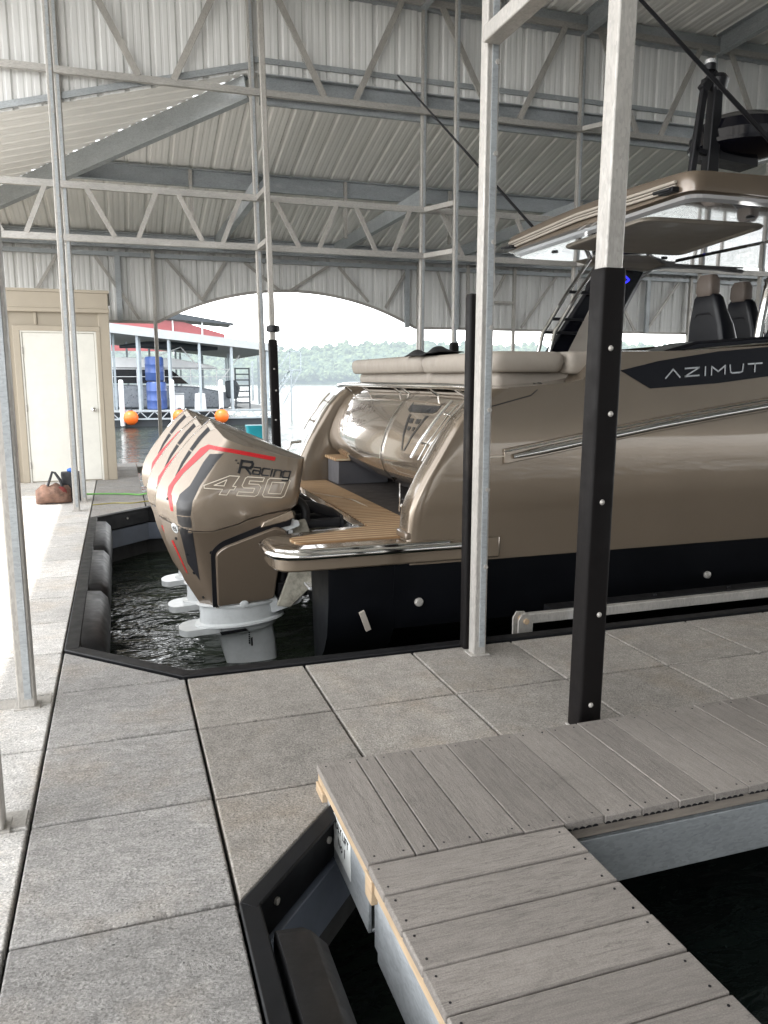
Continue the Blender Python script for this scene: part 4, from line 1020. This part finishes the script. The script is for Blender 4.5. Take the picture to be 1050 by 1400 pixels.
# helm seats
for (x, y, k) in ((5.17,6.05,1.),(6.0,6.55,1.02)):
    se = sub_empty('helm_seat', boat, (x,y,1.2))
    m = MB(); rings = []
    for z, w, d, xo in ((1.25,.20,.10,.06),(1.6,.235,.105,.05),(1.80,.24,.10,.03),(1.98,.215,.085,.0),(2.12,.175,.065,-.03),(2.22,.15,.055,-.045),(2.25,.12,.04,-.05)):
        rings.append([(x+xo+q.x, y+q.y, 1.2+(z-1.2)*k) for q in fillet([(-d,-w),(d,-w),(d,w),(-d,w)], .05, 4)])
    m.loft(rings); m.build('seat_shell', MT['vinyl_black'], se, smooth=50)
    m = MB(); m.loft([[(x-.06+q.x, y+q.y, 1.2+(z-1.2)*k) for q in fillet([(-d,-w),(d,-w),(d,w),(-d,w)], .035, 4)] for z, w, d in ((2.235,.085,.05),(2.27,.105,.06),(2.37,.10,.06),(2.42,.075,.045))]); m.build('headrest', MT['headrest'], se, smooth=50)
    m = MB(); m.tube([(x-.075,y-.15,1.2+.82*k),(x-.085,y-.08,1.2+.88*k),(x-.085,y+.08,1.2+.88*k),(x-.075,y+.15,1.2+.82*k)], .012, 8); m.build('grab_bar', MT['dark'], se)
    m = MB(); m.lathe((x,y,0), [(.09,.9),(.07,1.26)], 12); m.box(x-.15,x+.45,y-.22,y+.22,1.25,1.42); m.build('seat_base', MT['vinyl_black'], se, bevel=.03)
# mast, radar dome and outriggers
ms = sub_empty('radar_mast', boat, (5.0,6.05,2.98))
m = MB(); m.bar((4.78,6.0,2.97),(4.90,6.0,4.02),.06,.05,(0,1,0)); m.prism([(4.93,2.97),(5.25,2.97),(5.12,3.1),(5.06,3.25),(5.05,4.05),(4.97,4.05)], 'y', 5.95, 6.05)
m.bar((4.82,6.0,3.45),(5.02,6.0,3.42),.05,.05,(0,1,0)); m.bar((4.87,6.0,3.93),(5.0,6.0,4.08),.08,.07,(0,1,0)); m.build('mast_frame', MT['dark'], ms, bevel=.01)
m = MB(); m.lathe((5.03,6.0,4.05), [(.07,-.12),(.09,-.02),(.06,.02)], 12); m.lathe((4.94,6.0,4.09),[(.05,0),(.05,.05),(.0,.055)],12); m.build('mast_lamp', MT['dark'], ms)
m = MB(); m.lathe((4.94,6.0,4.145),[(.045,0),(.045,.03),(.0,.04)],12); m.build('lamp_lens', MT['white_gloss'], ms)
m = MB(); m.lathe((5.42,6.12,3.42), [(.1,.0),(.33,.03),(.44,.10),(.45,.13),(.42,.135),(.44,.20),(.40,.29),(.28,.36),(.0,.385)], 32); m.build('radar_dome', MT['blackgloss'], ms, smooth=30)
m = MB(); m.prism([(4.98,3.40),(5.5,3.36),(5.5,3.44),(4.98,3.48)], 'y', 5.98, 6.2); m.build('dome_bracket', MT['dark'], ms)
m = MB(); m.ball((5.45,5.6,2.98), .08, 2, (1,1,.7)); m.build('gps_dome', MT['blackgloss'], ms, smooth=180)
for a, b, r in (((4.33,7.62,2.92),(2.80,7.95,4.47),.016), ((4.95,4.85,2.93),(3.15,4.86,4.14),.020)):
    m = MB(); m.tube([a, tuple(Vector(a).lerp(Vector(b), .5)), b], [r, r*.8, r*.5], 8); m.build('outrigger_pole', MT['dark'], boat)
m = MB(); m.bar((4.9,4.85,2.90),(5.05,4.85,2.96),.06,.05); m.build('outrigger_mount', MT['dark'], boat)
m = MB(); m.lathe((5.05,7.75,2.0),[(.0,-.05),(.05,-.03),(.055,.0),(.045,.05),(.0,.06)],12); m.tube([(5.05,7.75,1.78),(5.05,7.75,1.96)],.012,6); m.build('marker_lamp', MT['red_lamp'], boat)
# black cloth lying on the cushion
m = MB(); rnd = random.Random(2); rows = []
for i in range(12):
    r_ = []
    for j in range(12):
        u, v = i/11-.5, j/11-.5; e = max(abs(u), abs(v))*2
        x = 2.44+u*.30; y = 6.02-v*.62+u*.06
        z = 1.694+(.055*(1-e**3)*(.5+.5*math.sin(6*u+8*v)+.3*rnd.random())+.003)
        if v > .25: z += .012
        if u < -.4: x -= .01; z -= .01+.0*v
        r_.append((x, y, z))
    rows.append(r_)
m.loft(rows, False, close=False); cl = m.build('cloth', MT['black_cloth'], smooth=60); cl.modifiers.new('s','SUBSURF').levels = 1; cl.modifiers['s'].render_levels = 2
sd = cl.modifiers.new('t','SOLIDIFY'); sd.thickness = .006
tag(cl, 'crumpled black cloth lying on the aft cushion of the yacht', 'cloth')

# ------------------------------------------------------------------ three outboard engines (parts of the yacht)
EY = 5.60
XR = [(-.12,.505),(.11,.375),(.30,.305),(.46,.25),(.55,.225),(.64,.21),(.72,.215),(.77,.23),(.86,.275),(.94,.335),(1.02,.395),(1.09,.455),(1.15,.515),(1.20,.57),(1.24,.62),(1.40,.84)]
XC = [(-.12,.60),(.1,.53),(.30,.47),(.5,.405),(.6,.385),(.68,.39),(.85,.49),(1.0,.60),(1.10,.675),(1.25,.78),(1.40,.90)]
XF = [(-.12,.97),(.2,1.02),(.42,1.08),(.56,1.145),(.96,1.215),(1.4,1.29)]
HW = [(-.12,.165),(.0,.185),(.2,.225),(.40,.275),(.5,.30),(.62,.315),(.75,.32),(.9,.31),(1.05,.285),(1.2,.26),(1.4,.24)]
def zseam(x): return .575-.62*max(0, x-.21)*max(0, 1-(x-.21)/.62)*.9+.12*max(0, x-.83)
def esec(z, zf=None):
    xr, xc, xf, w = (lerp_tab(t, z) for t in (XR, XC, XF, HW))
    half = [(xr,.028),(xr+.018,.05),(xr+(xc-xr)*.55, w*.56),(xc-.012,w*.90),(xc+.03,w*.965),(xc+.14,w),((xc+xf)/2,w*1.0),(xf-.16,w*.985),(xf-.05,w*.93),(xf-.01,w*.85),(xf,w*.7)]
    half = [tuple(v) for v in fillet(half, .03, 2, False)]
    pts = [(x,-y) for x, y in half]+[(x,y) for x, y in reversed(half)]
    return [(x, EY+y, zf(x) if zf else z) for x, y in pts]
em = MB(); em.loft([esec(.52, lambda x: zseam(x)+.004), esec(.57, lambda x: max(zseam(x)+.012, .57))]+[esec(z) for z in (.64,.70,.76,.82,.88,.94,1.0,1.06,1.12,1.18,1.24,1.32)])
bm = bmesh.new(); bv = [bm.verts.new(v) for v in em.v]; bm.verts.index_update()
for f in em.f: bm.faces.new([bv[i] for i in f])
bmesh.ops.recalc_face_normals(bm, faces=bm.faces)
PL = [((.60,EY,1.222), (1.22,EY,.958), (.60,EY+.3,1.222))]
for s in (-1, 1): PL.append(((.60,EY+s*.02,1.222), (.665,EY+s*.28,1.095), (1.20,EY+s*.24,.962)))
for a, b, c in PL:
    a, b, c = Vector(a), Vector(b), Vector(c); n = (b-a).cross(c-a)
    if n.z < 0: n = -n
    r = bmesh.ops.bisect_plane(bm, geom=bm.verts[:]+bm.edges[:]+bm.faces[:], plane_co=a, plane_no=n, clear_outer=True)
    bmesh.ops.holes_fill(bm, edges=[e for e in bm.edges if e.is_boundary], sides=0)
bmesh.ops.triangulate(bm, faces=bm.faces)
bm.verts.index_update(); cowl = MB(); cowl.add([v.co.copy() for v in bm.verts], [[v.index for v in f.verts] for f in bm.faces]); bm.free()
low = MB(); low.loft([esec(.50, lambda x: zseam(x)-.004), esec(.40, lambda x: min(.40, zseam(x)-.03))]+[esec(z) for z in (.30,.20,.10,.0,-.06,-.09)])
tv, tf = tess(low.v, low.f, 9.); low = MB(); low.add(tv, tf)
allb = MB(); allb.add(cowl.v, cowl.f); allb.add(low.v, low.f); ebvh = bvh_of(allb)
eng = sub_empty('outboard_engine', boat, (.75,EY,.4))
eng['label'] = 'nearest of the three champagne outboard engines'
parts_ = [cowl.build('cowl', MT['tan'], eng, bevel=.010, seg=3, smooth=28), low.build('lower_cowl', MT['tan_d'], eng, bevel=.006, smooth=30)]
allb = MB(); dg_ = bpy.context.evaluated_depsgraph_get()               # press the markings onto the finished, rounded shape
for o_ in parts_:
    e_ = o_.evaluated_get(dg_); m_ = e_.to_mesh(); m_.calc_loop_triangles()
    off_ = eng.location+boat.location
    allb.add([v.co+off_ for v in m_.vertices], [list(t_.vertices) for t_ in m_.loop_triangles]); e_.to_mesh_clear()
ebvh = bvh_of(allb)
def press(m, P, mat, s, mi=0, lift=.0025, ml=.025):
    fs = [list(range(len(P)))]
    decal(m, ebvh, [Vector((a,b,0)) for a, b in P], fs, lambda v: Vector((v.x, EY+s*.6, v.y)), (0,-s,0), lift, ml, mi)
for s in (-1, 1):
    red = MB(); blk = MB(); txt = MB(); out = MB(); vent = MB(); bolt = MB(); slot = MB()
    for P in ([(.515,1.038),(.565,1.064),(.70,1.040),(.70,1.014),(.568,1.036)], [(.70,1.040),(1.0,.976),(.988,.951),(.70,1.014)], [(.515,1.038),(.568,1.036),(.395,.875),(.362,.875)], [(.362,.875),(.395,.875),(.328,.79),(.305,.73),(.285,.73),(.295,.78)], [(.283,.73),(.31,.73),(.315,.62),(.30,.62)], [(.300,.40),(.312,.40),(.40,.16),(.395,.16)]): press(red, P, 'red', s)
    for P in ([(.565,1.005),(.655,1.010),(.60,.955),(.485,.80),(.425,.80),(.52,.95)], [(.425,.80),(.485,.80),(.435,.70),(.418,.60),(.335,.60),(.335,.68),(.36,.74)], [(.335,.595),(.418,.595),(.425,.52),(.345,.52)], [(.345,.515),(.425,.515),(.475,.12),(.40,.24)]): press(blk, P, 'decal_black', s)
    for P in ([(.345,1.005),(.50,1.165),(.545,1.165),(.40,.99)],): pass
    # vents slanting up beside the spine
    VL = [(.585,1.168),(.52,1.103),(.455,1.022),(.395,.937),(.345,.850)]
    for (xa, za), (xb, zb), w0, w1, g in ((VL[0],VL[1],.009,.009,0),(VL[1],VL[2],.009,.008,.0),(VL[2],VL[3],.008,.006,.08),(VL[3],VL[4],.006,.002,.0)):
        xa, za = xa+(xb-xa)*g, za+(zb-za)*g; press(vent, [(xa-w0,za+w0*.8),(xa+w0,za-w0*.8),(xb+w1,zb-w1*.8),(xb-w1,zb+w1*.8)], 'decal_black', s, lift=.002)
    press(slot, [(.573,1.192),(.60,1.202),(.617,1.165),(.590,1.152)], 'white', s)
    for x, z in ((.285,.70),(.40,.31),(.44,.17),(.33,.42),(.50,-.02)):
        h = ebvh.ray_cast(Vector((x,EY+s*.6,z)), Vector((0,-s,0)))
        if h[0] is not None: bolt.tube([h[0]-h[1]*.004*0, h[0]+h[1]*.003], .011, 10)
    h = ebvh.ray_cast(Vector((.55,EY+s*.6,.335)), Vector((0,-s,0))); bolt.tube([h[0], h[0]+h[1]*.003], .013, 10)
    RL = [([[(0,0),(0,1)],[(0,1),(.88,1),(1,.86),(1,.62),(.86,.47),(.1,.47)],[(.5,.47),(1,0)]], .074, .078, .016),
          ([[(.1,1),(.88,1),(1,.85),(1,0),(.1,0),(0,.14),(0,.40),(.1,.54),(1,.54)]], .046, .046, .0095), ([[(1,1),(.12,1),(0,.86),(0,.14),(.12,0),(1,0)]], .044, .046, .0095),
          ([[(.5,1),(.5,0)]], .010, .046, .0095), ([[(0,0),(0,1),(.86,1),(1,.84),(1,0)]], .046, .046, .0095), ([[(1,0),(.12,0),(0,.14),(0,.86),(.12,1),(1,1),(1,-.30),(.86,-.44),(.12,-.44)]], .046, .046, .0095)]
    vs, fs, xo = [], [], 0.
    for L, w_, h_, sw in RL:
        for q_, r_ in [strokes([[(xo+a_*w_+b_*h_*.3, b_*h_) for a_, b_ in ln]], sw) for ln in L]:
            k_ = len(vs); vs += q_; fs += [[i_+k_ for i_ in f_] for f_ in r_]
        xo += w_+.0145
    for dx, dz in ((-.022,.072),(-.010,.055)):
        k_ = len(vs); vs += [Vector((dx+e_, dz+f_, 0)) for e_, f_ in ((0,0),(.012,0),(.015,.009),(.003,.009))]; fs.append([k_,k_+1,k_+2,k_+3])
    X0 = .745
    flip = lambda v: Vector(((X0+v.x) if s < 0 else 2*.93-(X0+v.x), EY+s*.6, (.902)-(v.x if s < 0 else .34-v.x)*.10*0-v.x*.16*(1 if s < 0 else -1)+(-.065 if s > 0 else 0)+v.y*1.0-.018))
    decal(txt, ebvh, vs, fs, flip, (0,-s,0), .005, .014)
    four = [[(0,.42),(.62,1.0),(.88,1.0),(.75,.46),(.84,.46),(.80,.28),(.70,.28),(.64,0),(.44,0),(.50,.28),(.02,.28),(0,.42)], [(.56,.78),(.52,.46),(.26,.46),(.56,.78)]]
    five = [[(.30,1.0),(1.0,1.0),(.96,.80),(.42,.80),(.40,.64),(.82,.64),(.93,.50),(.86,.10),(.74,0),(.0,0),(.04,.20),(.64,.20),(.68,.42),(.22,.42),(.14,.52),(.22,.92),(.30,1.0)]]
    zero = [[(.12,1.0),(.92,1.0),(1.0,.90),(.88,.10),(.76,0),(.02,0),(-.06,.10),(.04,.90),(.12,1.0)], [(.24,.80),(.80,.80),(.70,.20),(.16,.20),(.24,.80)]]
    for L, x0, w in ((four,.50,.26),(five,.735,.17),(zero,.925,.17)):
        for ln in L:
            vs, fs = strokes([[(a, b) for a, b in [(.5+(x0-.5+p*w)*.95+q*.03, .716+q*.13) for p, q in ln]]], .0055)
            decal(out, ebvh, vs, fs, lambda v: Vector((v.x if s < 0 else 1.63-v.x, EY+s*.6, v.y-(v.x-.5)*.10*(1 if s < 0 else 1)+.035)), (0,-s,0), .0045, .02)
    red.build('red_stripe', MT['red'], eng, smooth=50, fix=False); blk.build('dark_stripe', MT['stripe'], eng, smooth=50, fix=False)
    vent.build('air_vent', MT['dark'], eng, smooth=0, fix=False); slot.build('vent_end', MT['beige_panel'], eng, smooth=0, fix=False)
    txt.build('lettering', MT['decal_black'], eng, smooth=0, fix=False); out.build('number', MT['decal_line'], eng, smooth=0, fix=False)
    bolt.build('bolt', MT['dark'], eng)
for s in (-1, 1):
    m = MB(); mk = MB()
    h = ebvh.ray_cast(Vector((.325,EY+s*.6,.50)), Vector((0,-s,0))); nrm = h[1] if h[1].dot(Vector((0,s,0))) > 0 else -h[1]
    m.tube([h[0]-nrm*.004, h[0]+nrm*.004, h[0]+nrm*.005], [.037,.037,.034], 24)
    ux = nrm.cross(Vector((0,0,1))).normalized()*(-s); uz = ux.cross(nrm)*(1 if ux.cross(nrm).z > 0 else -1)
    vs, fs = strokes([[(-.9,-.5),(-.55,.55),(-.15,-.4),(.25,.6),(.6,-.3),(.9,.3)], [(-.75,-.75),(-.3,-.55),(.2,-.75),(.7,-.5)]], .22)
    mk.add([h[0]+nrm*.0065+ux*v.x*.024+uz*v.y*.024 for v in vs], fs)
    bd = m.build('badge', MT['white'], eng, smooth=30); mk.build('badge_mark', MT['decal_black'], eng, smooth=0, fix=False)
# side panels with their dark groove
for s in (-1, 1):
    y0, y1 = (EY+s*.15, EY+s*.245); lo, hi = min(y0,y1), max(y0,y1)
    P = fillet([(.585,-.07),(.575,.33),(.63,.375),(.99,.50),(1.07,.46),(1.0,.10),(.985,-.045)], [.02,.06,.06,.03,.03,.08,.03], 4)
    m = MB(); rr = []
    for e, k in ((None,1.),(.012,1.),(.026,.965)):
        c = Vector((.79,.16)); rr.append([(c.x+(p.x-c.x)*k, y0 if e is None else EY+s*(lerp_tab(HW, p.y)+e), c.y+(p.y-c.y)*k) for p in P])
    m.loft(rr); m.build('side_panel', MT['tan_d'], eng, bevel=.004, smooth=35)
    G2 = fillet([(.555,-.075),(.545,.345),(.61,.41),(1.02,.555),(1.10,.56),(1.09,.50),(.99,.48),(.60,.34),(.60,-.07)], [.01,.06,.05,.02,.01,.01,.02,.05,.01], 3)
    m = MB(); m.loft([[(p.x, y0, p.y) for p in G2], [(p.x, EY+s*(lerp_tab(HW, p.y)+.006), p.y) for p in G2]]); m.build('groove_trim', MT['dark'], eng, smooth=30)
    m = MB(); m.prism([(.88,.495),(.90,.535),(1.10,.605),(1.12,.555),(1.06,.53)], 'y', min(EY+s*.2, EY+s*.318), max(EY+s*.2, EY+s*.318)); m.build('cowl_latch', MT['tan'], eng, bevel=.008)
# white gear case
def oval(x0, x1, w, z, n=26, tail=1.4, dz=0.):
    c, a = (x0+x1)/2, (x1-x0)/2
    return [(c+a*math.cos(t), EY+w*math.copysign(abs(math.sin(t))**.75, math.sin(t))*(1 if math.cos(t) > 0 else 1-.25*abs(math.cos(t))**tail), z+dz*(c+a*math.cos(t)-.45)) for t in [2*math.pi*k/n for k in range(n)]]
m = MB(); m.loft([oval(.47,1.065,.20,-.098,dz=.03), oval(.455,1.08,.205,-.088,dz=.03), oval(.455,1.08,.205,-.082,dz=.03), oval(.47,1.06,.19,-.075,dz=.03)]); m.build('collar', MT['white'], eng, smooth=40)
m = MB(); m.loft([oval(.475,1.05,.19,-.092,dz=.04), oval(.48,1.045,.186,-.16,dz=.05), oval(.475,1.045,.186,-.222,dz=.06), oval(.445,1.075,.212,-.230,dz=.07), oval(.44,1.085,.215,-.246,dz=.075), oval(.46,1.06,.19,-.252,dz=.08), oval(.48,1.03,.16,-.27,dz=.085)]); m.build('mid_section', MT['white'], eng, smooth=38)
m = MB(); m.loft([[(x,y,z) for x,y,z in oval(.44,1.02,.15,-.26,dz=.08)],oval(.43,1.02,.155,-.30,dz=.08),oval(.45,1.015,.15,-.31,dz=.08)]); m.loft([[(x, EY+y, z+.09*(x-.3)) for x, y in [tuple(v) for v in fillet([(.33,-.05),(.37,-.12),(.62,-.15),(.62,.15),(.37,.12),(.33,.05)], .03, 3)]] for z in (-.30,-.292,-.262,-.255)])
m.build('cavitation_plate', MT['white'], eng, smooth=38)
m = MB(); m.loft([oval(.58,1.0,.075,-.305,dz=.06), oval(.62,1.02,.062,-.42,dz=.04), oval(.66,1.03,.055,-.56), oval(.64,1.06,.09,-.66), oval(.62,1.10,.10,-.75), oval(.66,1.05,.06,-.85), oval(.74,.95,.02,-1.0)]); m.build('gear_case', MT['white'], eng, smooth=45)
m = MB(); m.box(.83,.842,EY-.0665,EY-.06,-.42,-.33)
for k in range(6): m.box(.812,.822,EY-.075,EY-.055,-.40+.016*k,-.392+.016*k)
m.prism([(.60,-.268),(.78,-.255),(.80,-.272),(.61,-.288)], 'y', EY-.162, EY-.14); m.build('water_inlet', MT['dark'], eng)
m = MB(); m.lathe((.77,EY-.198,-.062), [(.0,-.008),(.02,-.008),(.030,-.004),(.034,.03)], 18, ax='y'); m.build('drain_plug', MT['white'], eng)
# mounting gear between engine and transom
m = MB(); m.prism([(1.0,-.10),(1.10,-.12),(1.26,.02),(1.30,.30),(1.22,.52),(1.10,.50),(1.12,.2)], 'y', EY-.20, EY-.17); m.prism([(1.0,-.10),(1.10,-.12),(1.26,.02),(1.30,.30),(1.22,.52),(1.10,.50),(1.12,.2)], 'y', EY+.17, EY+.20)
m.prism([(1.24,.0),(1.38,-.12),(1.46,-.12),(1.50,.05),(1.56,.08),(1.56,.30),(1.24,.30)], 'y', EY-.17, EY-.12); m.prism([(1.24,.0),(1.38,-.12),(1.46,-.12),(1.50,.05),(1.56,.08),(1.56,.30),(1.24,.30)], 'y', EY+.12, EY+.17); m.build('clamp_bracket', MT['white_dirty'], eng, bevel=.01)
m = MB(); m.loft([[(x, y, z) for x, z in [tuple(v) for v in fillet([(.97,-.16),(1.18,-.10),(1.20,-.05),(1.02,-.085),(.97,.05),(.94,.04)], .02, 3)]] for y in (EY-.16,EY+.16)]); m.build('lower_yoke', MT['white'], eng, smooth=40)
m = MB(); m.tube([(1.06,EY-.09,-.05),(1.09,EY-.09,.36)], .042, 12); m.tube([(1.16,EY-.06,-.08),(1.22,EY-.06,.30)], .03, 10); m.box(1.02,1.24,EY-.15,EY+.15,-.06,.06); m.box(1.05,1.2,EY-.12,EY+.12,.3,.42); m.build('tilt_ram', MT['dark'], eng, bevel=.01)
m = MB()
pts = [(1.02+.13*math.cos(a)*1.0, EY-.12+.02*math.sin(a), .545+.115*math.sin(a)) for a in [math.pi*(1.02-1.42*k/14) for k in range(15)]]
m.tube([(x+.09,y,z) for x, y, z in pts], .034, 12)
for x, y, z in [pts[k] for k in range(15)]: pass
m.build('rigging_hose', MT['rubber'], eng)
m = MB(); m.tube([(1.12,EY-.03,.60),(1.30,EY+.0,.58),(1.46,EY+.02,.52),(1.56,EY+.02,.44)], .04, 12)
for y in (-.12,.12): m.tube([(1.22,EY+y,.47),(1.50,EY+y,.47)], .034, 12); m.lathe((1.50,EY+y,.47), [(.05,-.01),(.05,.01)], 12, ax='x')
m.build('steering_ram', MT['dark'], eng)
m = MB(); m.prism([tuple(v) for v in fillet([(.92,.40),(1.0,.48),(1.10,.535),(1.15,.53),(1.16,.49),(1.06,.455),(1.0,.39)], .012, 3)], 'y', EY-.285, EY-.262); m.tube([(1.13,EY-.27,.51),(1.13,EY-.10,.51)], .016, 8); m.box(1.08,1.11,EY-.28,EY-.12,.38,.46); m.build('tie_bracket', MT['white'], eng, bevel=.004)
for nme, dy, lab in (('outboard_engine', (-.035,.67,-.01), 'middle of the three champagne outboard engines'), ('outboard_engine', (-.05,1.34,.03), 'farthest of the three champagne outboard engines')):
    c = eng.copy(); COL.objects.link(c); c.location = eng.location+Vector(dy); c['label'] = lab
    for ch in list(eng.children):
        d = ch.copy(); COL.objects.link(d); d.parent = c
